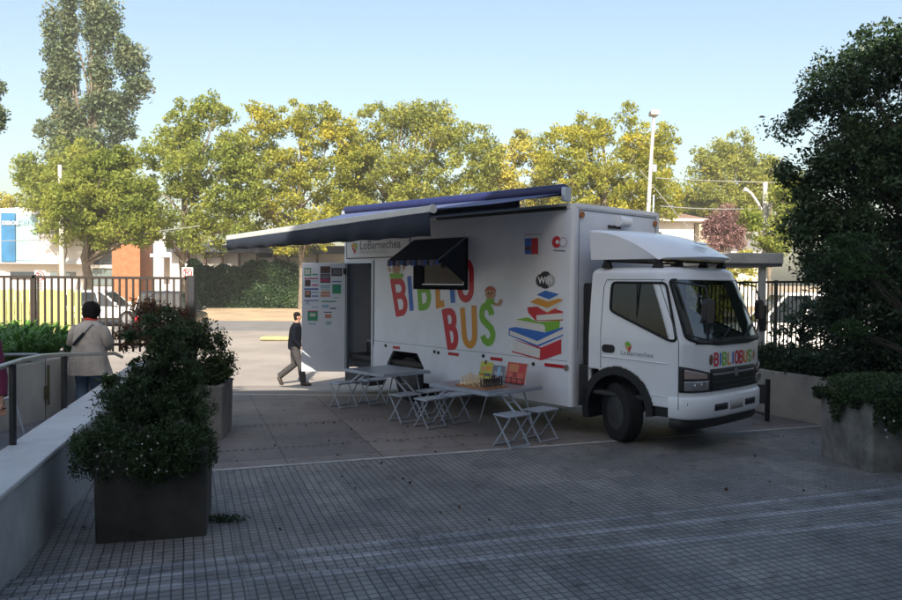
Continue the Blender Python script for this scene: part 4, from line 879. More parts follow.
# ================================================================== PICNIC TABLES, GAME, BOOKS
def L2(p): return fwd(p)
def picnic(name, label, x0, x1, y0, y1, zt, seats_l, seats_r, slope=0.0):
    c = Vector(((x0+x1)/2, (y0+y1)/2, 0)); t = thing(name, label, 'folding table', tuple(fwd(c)), YAW, 'folding picnic tables beside the truck')
    a, b = Vector((x0, y0, 0))-c, Vector((x1, y1, 0))-c
    MB().box((a.x, a.y, zt-.022), (b.x, b.y, zt)).build('tabletop', mat('table_alu', (.30, .34, .40), .32, .45, nz=(5, .12)), t, bevel=.004)
    MB().box((a.x-.012, a.y-.012, zt-.05), (b.x+.012, a.y+.012, zt-.012)).build('table_rim', alu, t, bevel=.003); MB().box((a.x-.012, b.y-.012, zt-.05), (b.x+.012, b.y+.012, zt-.012)).build('table_rim', alu, t, bevel=.003)
    for s_ in (0, 1): x = (a.x, b.x)[s_]; MB().box((x-.012, a.y+.014, zt-.05), (x+.012, b.y-.014, zt-.012)).build('table_rim', alu, t, bevel=.003)
    for sx in (-1, 1):
        for yy in (b.y-.10,): MB().tube([(sx*abs(a.x)*.55, yy, zt-.05), (sx*abs(a.x)*.95, yy, .02)], .012, 8).build('leg', alu, t, True)
    for seats, sx in ((seats_l, -1), (seats_r, 1)):
        ymid = sum(s_[1] for s_ in seats)/len(seats)-c.y; xm = sum(s_[0] for s_ in seats)/len(seats)-c.x
        xe = (a.x if sx < 0 else b.x)
        for dy in (-.075, .075): MB().bar((xm-sx*.02, ymid-.12+dy, .41), (xe-sx*.14, ymid-.12+dy, zt-.03), .026, .014, (0, 1, 0)).build('strut', alu, t)
        MB().bar(((xm+xe)/2-sx*.08, ymid-.19, .535), ((xm+xe)/2-sx*.08, ymid-.05, .535), .02, .012).build('strut', alu, t)
        for (x, y) in seats:
            q = Vector((x, y, 0))-c; w_, d_ = .15, .205
            st_ = MB().box((q.x-w_, q.y-d_, .405), (q.x+w_, q.y+d_, .43)).build('seat', alu, t, bevel=.008)
            for yy in (q.y-d_+.03, q.y+d_-.03):
                for s2 in (-1, 1): MB().bar((q.x+s2*.13, yy+s2*.008, .402), (q.x-s2*.16, yy+s2*.008, .01), .022, .012, (0, 1, 0)).build('leg', alu, st_)
            for s2 in (-1, 1): MB().bar((q.x+s2*.155, q.y-d_+.02, .018), (q.x+s2*.155, q.y+d_-.02, .018), .028, .022).build('foot_bar', alu, st_)
        MB().bar((xm, seats[0][1]-c.y, .395), (xm, seats[-1][1]-c.y, .395), .02, .014).build('seat_link', alu, t)
    return t
picnic('picnic_table', 'empty folding metal picnic table with joined stools next to the open truck door', -3.66, -2.60, -1.36, -.42, .70, [(-3.98, -1.17), (-3.98, -.56)], [(-2.28, -1.20), (-2.33, -.62)])
picnic('picnic_table', 'folding metal picnic table with joined stools under the chess set and books', -1.42, -.24, -1.42, -.36, .695, [(-1.60-.10, -1.17), (-1.66-.1, -.60)], [(-.02, -1.20), (-.04, -.60)])
# chess board with pieces
zt = .695
cb = thing('chess_board', 'wooden chess board with rows of standing pieces on the picnic table', 'board game', tuple(fwd((-.74, -1.06, zt))), YAW)
MB().box((-.30, -.22, 0), (.30, .22, .022)).build('board', mat('board_wood', (.32, .13, .05), .5, nz=(8, .2)), cb, bevel=.003)
m1 = MB(); m2 = MB()
for i in range(8):
    for j in range(8): (m1 if (i+j) % 2 else m2).box((-.26+.065*i, -.19+.0475*j, .0225), (-.26+.065*(i+1), -.19+.0475*(j+1), .0245))
m1.build('dark_squares', mat('square_dark', (.10, .035, .015), .5), cb); m2.build('light_squares', mat('square_light', (.50, .36, .18), .5), cb)
def piece(h, kind):
    r = h*.17; prof = [(r, 0), (r, .05*h), (r*.75, .14*h), (r*.45, .25*h), (r*.38, .6*h), (r*.7, .68*h), (r*.4, .72*h), (r*.62, .84*h), (r*.5, .94*h), (.001, h)]
    if kind: prof = [(r, 0), (r, .06*h), (r*.6, .2*h), (r*.4, .55*h), (r*.75, .62*h), (r*.45, .68*h), (r*.65, .8*h), (r*.65, .92*h), (.001, h)]
    rings = [[(a*math.cos(2*math.pi*k/10), a*math.sin(2*math.pi*k/10), z) for k in range(10)] for a, z in prof]; return MB().loft(rings)
pl_ = mat('piece_light', (.72, .62, .42), .4); pd_ = mat('piece_dark', (.035, .02, .015), .4)
protos = {}
for col, mt, lab in ((0, pl_, 'cream'), (1, pd_, 'dark')):
    for row in (0, 1):
        for i in range(8):
            key = (col, row, i in (3, 4)); x = (-.26+.065*(row+.5)) if col == 0 else (.26-.065*(row+.5)); y = -.19+.0475*(i+.5)
            h = (.15 if i in (3, 4) else .125) if row == 0 else .095
            P = fwd((-.74+x, -1.06+y, zt+.0245))
            if key not in protos:
                o = piece(h, row).build('chess_piece', mt, None, True); protos[key] = o
            else: o = protos[key].copy(); S.collection.objects.link(o)
            o.location = P; tag(o, '%s %s chess piece, %s of its row from the viewer side' % (lab, 'tall back row' if row == 0 else 'short front row', ('first', 'second', 'third', 'fourth', 'fifth', 'sixth', 'seventh', 'last')[i]), 'chess piece', '%s %s chess pieces' % (lab, 'back row' if row == 0 else 'front row'))
# books leaning at the back of the table
def book(label, ua, ub, va, vb, yl, mt, art):
    a = side((ua+ub)/2, vb, yl); w_ = abs((side(ub, vb, yl)-side(ua, vb, yl)).x); h = (side(ua, va, yl).z-side(ua, vb, yl).z); z0 = zt+.004
    o = thing('book', label, 'book', tuple(fwd((a.x, yl, z0))), YAW, 'books on the picnic table')
    M = Matrix.Rotation(R(-12), 4, 'X'); MB().box((-w_/2, 0, 0), (w_/2, .035, h), M).build('cover', mt, o, bevel=.002); MB().box((-w_/2+.005, .004, .004), (w_/2+.003, .031, h+.002), M).build('pages', paper, o)
    for i, (x0, z0_, x1, z1, m_) in enumerate(art): MB().box((-w_/2+w_*x0, -.0015-.0004*i, h*z0_), (-w_/2+w_*x1, .0, h*z1), M).build('cover_art', m_, o)
yb = -.46
yel = mat('book_yellow', (.42, .46, .06), .5); gry = mat('book_grey', (.16, .16, .22), .5); rdb = mat('book_red', (.42, .05, .04), .5)
book('lime green book with small orange figures on the chess table', 478.5, 490.5, 358, 375, yb, yel, [(.1, .1, .35, .3, orange), (.5, .15, .85, .35, grayp), (.15, .45, .4, .7, pinkp), (.5, .5, .9, .75, orange), (.3, .85, .5, 1.08, brownp)])
book('grey purple book between the lime book and the red book', 491.5, 503, 362, 377, yb, gry, [(.15, .15, .85, .6, mat('art_grey', (.3, .32, .4), .5)), (.4, .3, .65, .9, paleblue)])
book('large orange red picture book at the truck end of the table', 505, 524, 358.5, 379, yb-.03, rdb, [(.08, .1, .9, .5, mat('art_red', (.5, .10, .08), .5)), (.1, .55, .6, .92, mat('art_orange', (.5, .18, .08), .5)), (.35, .3, .55, .5, mat('art_dark', (.25, .02, .02), .5)), (.65, .6, .85, .85, red)])
bs = thing('book_rack', 'thin black wire rack holding the books upright', 'rack', tuple(fwd((-.88, -.50, zt))), YAW)
mb = MB(); mb.tube([(-.45, -.03, .085), (.45, -.06, .085)], .005, 6); mb.tube([(-.45, -.03, .01), (.45, -.06, .01)], .005, 6)
for i in range(9): x = -.45+.1125*i; mb.tube([(x, -.03-.004*i, .0), (x, -.03-.004*i, .11)], .005, 6)
mb.build('wire', black, bs, True)

# ================================================================== PEOPLE
SKIN = mat('skin', (.34, .18, .12), .55, nz=(12, .1)); HAIR = mat('dark_hair', (.008, .006, .006), .8, nz=(30, .5), bump=(40, 1), spec=.15); SHOE = mat('shoe', (.03, .022, .018), .5)
def skin_mesh(name, nodes, edges, mt, parent, sub=2):
    """nodes: {key: (pos, radius)}, first key is the root"""
    keys = list(nodes); me = bpy.data.meshes.new(name); me.from_pydata([tuple(nodes[k][0]) for k in keys], [(keys.index(a), keys.index(b)) for a, b in edges], [])
    o = put(name, me, None, parent); mdf = o.modifiers.new('skin', 'SKIN')
    for i, k in enumerate(keys):
        r = nodes[k][1]; me.skin_vertices[0].data[i].radius = r if isinstance(r, tuple) else (r, r)
    me.skin_vertices[0].data[0].use_root = True; mdf.use_smooth_shade = True
    o.modifiers.new('sub', 'SUBSURF').levels = sub; o.modifiers['sub'].render_levels = sub
    dg = bpy.context.evaluated_depsgraph_get(); m2 = bpy.data.meshes.new_from_object(o.evaluated_get(dg)); m2.name = name; bpy.data.objects.remove(o)
    m2.polygons.foreach_set('use_smooth', [True]*len(m2.polygons)); return put(name, m2, mt, parent)
def ring(c, ax, ay, rx, ry, n=16): return [c+ax*(rx*math.cos(2*math.pi*k/n))+ay*(ry*math.sin(2*math.pi*k/n)) for k in range(n)]
def sleeve(name, pts, rs, mt, parent, n=14): return MB().tube(pts, rs, n).build(name, mt, parent, True, auto=70)
def body_nodes(J):
    nd = {}; ed = []
    def add(k, p, r, par=None): nd[k] = (Vector(p), r); (ed.append((par, k)) if par else None)
    add('pelvis', J['pelvis'], (.13, .10)); add('waist', J['waist'], (.115, .085), 'pelvis'); add('chest', J['chest'], (.14, .10), 'waist'); add('neckb', J['neckb'], (.06, .06), 'chest'); add('neck', J['neck'], .05, 'neckb'); add('skull', J['skull'], (.072, .085), 'neck'); add('crown', J['crown'], (.06, .075), 'skull')
    for s_ in 'lr':
        add('sh'+s_, J['sh'+s_], .052, 'chest'); add('el'+s_, J['el'+s_], .038, 'sh'+s_); add('wr'+s_, J['wr'+s_], (.025, .022), 'el'+s_)
        w_ = Vector(J['wr'+s_]); d = (w_-Vector(J['el'+s_])).normalized(); add('pa'+s_, w_+d*.06, (.032, .016), 'wr'+s_)
        sd = d.cross(Vector(J['fwd'])).normalized(); dn_ = Vector(J['fwd'])
        for i in range(4):
            o_ = sd*(.024*(i-1.5)/1.5*1.2); l = (.07, .08, .075, .06)[i]; add('f%d%s' % (i, s_), w_+d*.09+o_, .009, 'pa'+s_); add('g%d%s' % (i, s_), w_+d*(.09+l*.5)+o_+dn_*.008, .008, 'f%d%s' % (i, s_)); add('h%d%s' % (i, s_), w_+d*(.09+l*.85)+o_+dn_*.025, .007, 'g%d%s' % (i, s_))
        add('t0'+s_, w_+d*.05+dn_*.03, .010, 'pa'+s_); add('t1'+s_, w_+d*.08+dn_*.045, .008, 't0'+s_)
        add('hip'+s_, J['hip'+s_], .08, 'pelvis'); add('kn'+s_, J['kn'+s_], .055, 'hip'+s_); add('an'+s_, J['an'+s_], .036, 'kn'+s_); add('toe'+s_, J['toe'+s_], (.036, .025), 'an'+s_)
    return nd, ed
def head(parent, skull, face, hairkind, hs=1.0):
    """adds face features and hair; face = unit vector the face looks to"""
    c = Vector(skull); f = Vector(face).normalized(); sd = f.cross(Vector((0, 0, 1))).normalized(); upv = Vector((0, 0, 1))
    def ell(name, c0, rx, ry, rz, mt, n=16, m_=10, cut=None):
        rings = []
        for j in range(m_+1):
            a = -math.pi/2+math.pi*j/m_; rr = max(.002, math.cos(a)); rings.append([c0+f*(rx*rr*math.cos(2*math.pi*k/n))+sd*(ry*rr*math.sin(2*math.pi*k/n))+upv*(rz*math.sin(a)) for k in range(n)])
        return MB().loft(rings).build(name, mt, parent, True, auto=80)
    ell('nose', c+f*.098+upv*-.005, .02, .012, .022, SKIN); 
    for s_ in (-1, 1):
        ell('ear', c+sd*s_*.078-f*.005-upv*.005, .018, .01, .03, SKIN); ell('eye', c+f*.082+sd*s_*.032+upv*.02, .01, .013, .008, mat('eye', (.03, .02, .015), .3))
        ell('eyebrow', c+f*.088+sd*s_*.032+upv*.042, .008, .018, .004, HAIR)
    ell('mouth', c+f*.085-upv*.045, .01, .022, .006, mat('lips', (.30, .09, .08), .5))
    if hairkind == 'short': ell('hair', c-f*.032+upv*.048, .088, .081, .074, HAIR); ell('hair', c-f*.048-upv*.012, .058, .077, .08, HAIR)
    else: ell('hair', c-f*.02+upv*.03, .125*hs, .125*hs, .125*hs, HAIR); ell('hair', c-f*.05-upv*.04, .085*hs, .115*hs, .085*hs, HAIR)

# --- man walking to the right behind the open door
mz = -.30; MY = 17.5
mp = onY(294.5, 386, MY); man = thing('person', 'man in a dark sweater and grey trousers walking behind the open truck door', 'person', (mp.x, MY, mz))
J = dict(fwd=(1, 0, 0), pelvis=(0, 0, .92), waist=(.01, 0, 1.06), chest=(.03, 0, 1.28), neckb=(.05, 0, 1.46), neck=(.06, 0, 1.52), skull=(.085, 0, 1.60), crown=(.075, 0, 1.66),
         shl=(.03, .17, 1.38), ell=(-.04, .22, 1.12), wrl=(.10, .22, .90), shr=(.03, -.17, 1.38), elr=(.02, -.23, 1.10), wrr=(.18, -.21, .93),
         hipl=(0, .09, .88), knl=(-.03, .09, .48), anl=(-.38, .09, .20), toel=(-.33, .09, .06), hipr=(0, -.09, .88), knr=(.16, -.09, .50), anr=(.22, -.09, .09), toer=(.36, -.09, .04))
nd, ed = body_nodes(J); skin_mesh('body', nd, ed, SKIN, man)
swt = mat('dark_sweater', (.005, .006, .010), .9, nz=(14, .3), bump=(9, 1), spec=.1); trs = mat('grey_trousers', (.045, .043, .045), .9, nz=(9, .25), bump=(8, 1), spec=.1)
X_, Y_ = Vector((1, 0, 0)), Vector((0, 1, 0))
MB().loft([ring(Vector((x, 0, z)), X_, Y_, a, b) for x, z, a, b in ((.0, .86, .145, .20), (.0, .95, .155, .205), (.005, 1.08, .150, .195), (.02, 1.22, .150, .205), (.025, 1.34, .135, .215), (.035, 1.42, .105, .175), (.045, 1.475, .07, .08))]).build('sweater', swt, man, True, auto=80)
sleeve('sleeve', [J['shl'], J['ell'], J['wrl']], [.078, .062, .046], swt, man); sleeve('sleeve', [J['shr'], J['elr'], J['wrr']], [.078, .062, .046], swt, man)
for a, b, c_ in (('hipl', 'knl', 'anl'), ('hipr', 'knr', 'anr')):
    p, q, r_ = Vector(J[a]), Vector(J[b]), Vector(J[c_]); sleeve('trouser_leg', [p+Vector((0, 0, .04)), p.lerp(q, .5), q, q.lerp(r_, .5), r_+(q-r_)*.02], [.115, .10, .080, .078, .074], trs, man)
def shoe(parent, a, t, nm='shoe'):
    a, t = Vector(a), Vector(t); d = (t-a).normalized(); MB().tube([a-d*.05+Vector((0, 0, -.02)), a-d*.03, a.lerp(t, .4), t, t+d*.05, t+d*.075], [.03, .046, .048, .045, .035, .012], 12).build(nm, SHOE, parent, True, auto=80)
shoe(man, (-.38, .09, .17), (-.33, .09, .05)); shoe(man, (.22, -.09, .055), (.34, -.09, .045)); head(man, (.085, 0, 1.60), (1, 0, -.05), 'short')
# a black strap end / dark object seen at the face is his collar
# --- woman seen from behind on the ramp
WY = 10.9; wp = onY(88, 400, WY); wz = rz_(Vector((0, WY, 0))); wo = thing('person', 'woman with dark hair in a grey flared coat walking away up the ramp', 'person', (wp.x, WY, wz-.02), 0)
J = dict(fwd=(0, 1, 0), pelvis=(0, 0, .86), waist=(0, .01, 1.0), chest=(0, .04, 1.20), neckb=(0, .08, 1.36), neck=(0, .10, 1.42), skull=(.01, .12, 1.50), crown=(.01, .12, 1.55),
         shl=(-.17, .05, 1.28), ell=(-.27, .06, 1.06), wrl=(-.20, .22, .98), shr=(.17, .05, 1.28), elr=(.27, .06, 1.06), wrr=(.20, .22, .98),
         hipl=(-.09, 0, .83), knl=(-.10, .04, .45), anl=(-.09, .0, .08), toel=(-.09, .13, .03), hipr=(.09, 0, .83), knr=(.09, .06, .46), anr=(.08, .10, .09), toer=(.08, .23, .03))
nd, ed = body_nodes(J); skin_mesh('body', nd, ed, SKIN, wo)
coat = mat('grey_coat', (.40, .37, .34), .9, nz=(12, .2), bump=(9, .9), spec=.1); jean = mat('blue_jeans', (.10, .17, .27), .8, nz=(10, .25))
def wr(z, a, b, y, fl=0.0, n=40): return [Vector((a*math.cos(2*math.pi*k/n)*(1+fl*math.sin(9*2*math.pi*k/n)), y+b*math.sin(2*math.pi*k/n)*(1+fl*math.sin(9*2*math.pi*k/n+1)), z)) for k in range(n)]
MB().loft([wr(.60, .33, .22, .02, .07), wr(.72, .295, .20, .02, .05), wr(.88, .255, .175, .02, .025), wr(1.02, .225, .155, .03, .01), wr(1.16, .225, .15, .045), wr(1.27, .215, .14, .05), wr(1.33, .17, .115, .06), wr(1.385, .08, .08, .08)]).build('coat', coat, wo, True, auto=80)
sleeve('sleeve', [J['shl'], (-.225, .05, 1.18), J['ell'], J['wrl']], [.082, .082, .075, .06], coat, wo); sleeve('sleeve', [J['shr'], (.225, .05, 1.18), J['elr'], J['wrr']], [.082, .082, .075, .06], coat, wo)
for a, b, c_ in (('hipl', 'knl', 'anl'), ('hipr', 'knr', 'anr')):
    p, q, r_ = Vector(J[a]), Vector(J[b]), Vector(J[c_]); sleeve('jeans_leg', [p, p.lerp(q, .5), q, q.lerp(r_, .5), r_], [.115, .105, .088, .084, .086], jean, wo)
shoe(wo, J['anl'], J['toel']); shoe(wo, J['anr'], J['toer']); head(wo, (.01, .12, 1.50), (.25, 1, -.1), 'bob', 1.05)
MB().tube([Vector((.075*math.cos(t), .085+.07*math.sin(t), 1.395+.01*math.sin(3*t))) for t in [2*math.pi*i/20 for i in range(22)]], .022, 8).build('scarf', mat('red_scarf', (.55, .05, .03), .8), wo, True)
MB().tube([(.10, -.06, 1.345), (.06, -.10, 1.29), (.0, -.115, 1.21)], [.012, .012, .012], 6).build('bag_strap', mat('strap_grey', (.35, .34, .36), .7), wo, True)
MB().tube([(.0, -.118, 1.21), (-.08, -.125, 1.12), (-.15, -.13, 1.03)], [.018, .022, .022], 6).build('bag_strap', black, wo, True)
# --- person with a walking stick at the very left edge
CY = 7.95; cp_ = thing('person', 'person in a magenta sleeve holding a walking stick, mostly outside the left edge', 'person', (-5.02, CY, rz_(Vector((0, CY, 0)))), 0)
J = dict(fwd=(0, -1, 0), pelvis=(0, 0, .84), waist=(0, 0, .98), chest=(0, -.01, 1.16), neckb=(0, -.03, 1.30), neck=(0, -.05, 1.35), skull=(0, -.07, 1.43), crown=(0, -.07, 1.49),
         shl=(.17, 0, 1.22), ell=(.25, -.02, .98), wrl=(.32, -.12, .80-rz_(Vector((0, CY, 0)))+.04), shr=(-.17, 0, 1.22), elr=(-.24, .0, .98), wrr=(-.22, -.1, .76),
         hipl=(.09, 0, .80), knl=(.09, -.04, .44), anl=(.09, 0, .08), toel=(.09, -.13, .03), hipr=(-.09, 0, .80), knr=(-.09, -.05, .44), anr=(-.09, -.06, .08), toer=(-.09, -.19, .03))
J['wrl'] = (.33, -.10, .50)
J['ell'] = (.26, -.02, .74); J['shl'] = (.17, 0, 1.12)
nd, ed = body_nodes(J); skin_mesh('body', nd, ed, SKIN, cp_)
mgc = mat('magenta_coat', (.12, .01, .045), .85, nz=(10, .2)); dj = mat('dark_blue_skirt', (.03, .05, .12), .85, nz=(8, .2))
MB().loft([wr(.70, .22, .17, 0, .02), wr(.85, .20, .15, 0), wr(1.0, .19, .14, 0), wr(1.12, .20, .13, 0), wr(1.2, .16, .11, -.01), wr(1.30, .07, .07, -.03)]).build('coat', mgc, cp_, True, auto=80)
sleeve('sleeve', [J['shl'], J['ell'], (.31, -.08, .56)], [.08, .072, .055], mgc, cp_); sleeve('sleeve', [J['shr'], J['elr'], J['wrr']], [.08, .07, .05], mgc, cp_)
for a, b, c_ in (('hipl', 'knl', 'anl'), ('hipr', 'knr', 'anr')):
    p, q, r_ = Vector(J[a]), Vector(J[b]), Vector(J[c_]); sleeve('trouser_leg', [p, p.lerp(q, .5), q, q.lerp(r_, .5), r_], [.11, .10, .08, .075, .07], dj, cp_)
shoe(cp_, J['anl'], J['toel']); shoe(cp_, J['anr'], J['toer']); head(cp_, J['skull'], (0, -1, 0), 'bob')
ck = thing('walking_stick', 'thin grey walking stick held on the ramp at the left edge', 'walking stick', tuple(onY(27, 443, 7.85)))
ch_ = onY(15, 402, 7.82)-onY(27, 443, 7.85); MB().tube([(0, 0, 0), ch_, ch_+Vector((-.01, 0, .03)), ch_+Vector((-.06, 0, .05)), ch_+Vector((-.11, 0, .03))], [.011, .012, .013, .013, .012], 10).build('shaft', alu, ck, True)
MB().cyl((0, 0, -.02), (0, 0, .03), .017, 10).build('tip', rubber, ck, True)

# ================================================================== BACKGROUND BUILDINGS, SIGNS, CARS
def P2(u, v, Y): return onY(u, v, Y)
def slabYZ(mb, u0, v0, u1, v1, Y, dep, z0=None):
    a, b = onY(u0, v1, Y), onY(u1, v0, Y); return mb.box((a.x, Y, a.z if z0 is None else z0), (b.x, Y+dep, b.z))
def bg_box(name, u0, v0, u1, v1, Y, dep, mt, parent, z0=None, bevel=0):
    mb = slabYZ(MB(), u0, v0, u1, v1, Y, dep, z0); o = parent.location; mb.v = [(x-o.x, y-o.y, z-o.z) for x, y, z in mb.v]; return mb.build(name, mt, parent, bevel=bevel)
def T0(name, label, cat, u, Y, group=None): p = onY(u, 300, Y); return thing(name, label, cat, (p.x, Y, G(Y)), 0, group)
cream = mat('sunlit_white_wall', (.58, .56, .54), .8, nz=(.4, .05)); teal_g = mat('teal_panel', (.22, .33, .36), .3, nz=(.5, .1)); banner = mat('banner_blue', (.015, .11, .24), .6, nz=(.5, .45)); brick = mat('red_brick', (.27, .11, .05), .85, nz=(3, .25), bump=(12, .4)); dwin = mat('dark_window', (.03, .04, .05), .1); rooft = mat('roof_tile', (.18, .11, .08), .85, nz=(3, .3))
b1 = T0('shop_building', 'white modern shop building with blue banner and brick pier behind left fence', 'building', 60, 54)
bg_box('wall', -60, 262, 82, 330, 54.3, 10, cream, b1, .3); bg_box('fascia', -60, 209, 82, 263, 53.6, 10.8, cream, b1); 
bg_box('frame', 37.5, 211, 39.3, 262, 53.5, .12, mat('frame_grey', (.42, .44, .46), .6), b1); bg_box('frame', -2, 261, 82, 263.5, 53.45, .15, mat('frame_grey', (.4, .4, .4)), b1); bg_box('frame', 60, 212, 61, 262, 53.5, .1, MATS['frame_grey'], b1)
g1 = bg_box('glass_panel', 15.5, 214, 37, 261, 53.45, .1, teal_g, b1); bn = bg_box('banner', 1, 213, 15, 261.5, 53.35, .08, banner, b1); bg_box('banner_trim', 1, 213, 15, 215.5, 53.3, .04, mat('banner_teal', (.03, .3, .38), .5), bn)
def bg_text(txt, u, v, Y, size, mt, parent, sx=1.0, bold=.0):
    p = onY(u, v, Y)-parent.location; q = parent.matrix_world; return text_mesh('lettering', txt, size, mt, parent, lambda x, y: (p.x+x, p.y, p.z+y), sx=sx, bold=bold)
root = b1
bg_text('DERCO', 2.2, 224.5, 53.28, .34, cream, b1, 1.0, .02); bg_text('CENTER', 17, 224, 53.3, .5, mat('faint_text', (.18, .32, .36), .5), b1, 1.1)
bg_box('pier', 112, 228, 140, 300, 52.6, 2, brick, b1, .3); bg_box('wall', 82, 238, 112, 300, 54.6, 8, cream, b1, .3); bg_box('window', 93, 250, 112, 265, 54.5, .15, dwin, b1); bg_box('sill', 91, 265, 112, 268, 54.3, .4, cream, b1); bg_box('window', 92, 268, 112, 285, 54.45, .15, mat('grey_glass', (.12, .15, .15), .2), b1)
bg_box('window', 10, 272, 36, 279, 54.2, .15, dwin, b1); bg_box('window', 50, 272, 75, 277, 54.2, .15, mat('grey_glass', (.1, .1, .1)), b1)
bg_box('wall', 140, 236, 176, 300, 55, 8, cream, b1, .3); bg_box('canopy_roof', 150, 254, 190, 257, 52.5, 3, cream, b1)
# dark pitched roof behind it
def gable(name, label, u0, v_eave, u1, v_top, Y, dep, wallm, roofm, over=.5, cat='house', uu=None, hip=.25):
    a, b = onY(u0, v_eave, Y), onY(u1, v_eave, Y); zt_ = onY(u0, v_top, Y).z; t = thing(name, label, cat, ((a.x+b.x)/2, Y, G(Y))); w_ = (b.x-a.x)/2; ze = a.z-G(Y); zr = zt_-G(Y)
    MB().box((-w_, 0, 0), (w_, dep, ze)).build('wall', wallm, t)
    mb = MB(); mb.add([(-w_-over, -over, ze+.01), (w_+over, -over, ze+.01), (w_+over, dep+over, ze+.01), (-w_-over, dep+over, ze+.01), (-w_*(1-hip*2)*1, dep/2-.01, zr), (w_*(1-hip*2), dep/2+.01, zr)], [(0, 1, 5, 4), (1, 2, 5), (2, 3, 4, 5), (3, 0, 4), (0, 3, 2, 1)]); mb.build('roof', roofm, t)
    MB().box((-w_-over, -over-.02, ze-.16), (w_+over, dep+over, ze)).build('fascia', cream, t); return t
gable('house', 'house with dark slate pitched roof rising behind the white shop building', 8, 208, 52, 195, 68, 9, cream, darkgrey)
h3 = gable('house', 'white house with brown tiled roof behind the truck cab', 640, 219, 694, 203, 52, 9, cream, rooft, .7)
bg_box('window', 650, 232, 662, 245, 51.97, .1, dwin, h3); bg_box('side_wing', 694.5, 224, 712, 262, 53, 6, mat('wing_wall', (.35, .3, .22), .8), h3, .4)
gable('house', 'low house with grey conical roof seen beside the street lamp pole', 735, 252, 765, 232, 60, 8, cream, mat('grey_tile', (.15, .14, .14), .8, nz=(3, .2)))
# long white bungalow above the hedge
bgw = T0('house', 'long white bungalow with dark timber posts and low roof behind the hedge', 'house', 260, 52)
bg_box('wall', 170, 252, 345, 300, 52, 7, cream, bgw, .45); bg_box('roof', 166, 246, 350, 252, 51, 9, darkgrey, bgw)
for u in (187, 204, 221, 238, 256, 274, 287, 316): bg_box('timber_post', u, 252, u+2, 266, 51.6, .2, wood, bgw)
for u0, u1 in ((206, 220), (259, 272), (289, 301)): bg_box('window', u0, 253, u1, 257.5, 51.9, .15, dwin, bgw)
bg_box('timber_band', 256, 264, 345, 266.5, 51.5, .3, wood, bgw)
# walls / boards seen through the fences
yb_ = T0('board_fence', 'pale yellow board fence in the sun behind the left bar fence', 'fence', 40, 27)
mb = MB(); a, b = onY(-60, 289, 27), onY(82, 289, 27); nb = int((b.x-a.x)/.26)
for i in range(nb): x = a.x+(b.x-a.x)*i/nb-yb_.location.x; mb.box((x, 0, 0), (x+.235, .03, a.z-G(27)+.03*math.sin(i*2.3)))
mb.build('boards', mat('yellow_boards', (.36, .35, .12), .8, nz=(2, .2)), yb_)
mb = MB(); mb.box((a.x-yb_.location.x, .03, .3), (b.x-yb_.location.x, .07, .4)); mb.box((a.x-yb_.location.x, .03, .9), (b.x-yb_.location.x, .07, 1.0)); mb.build('rail', wood, yb_)

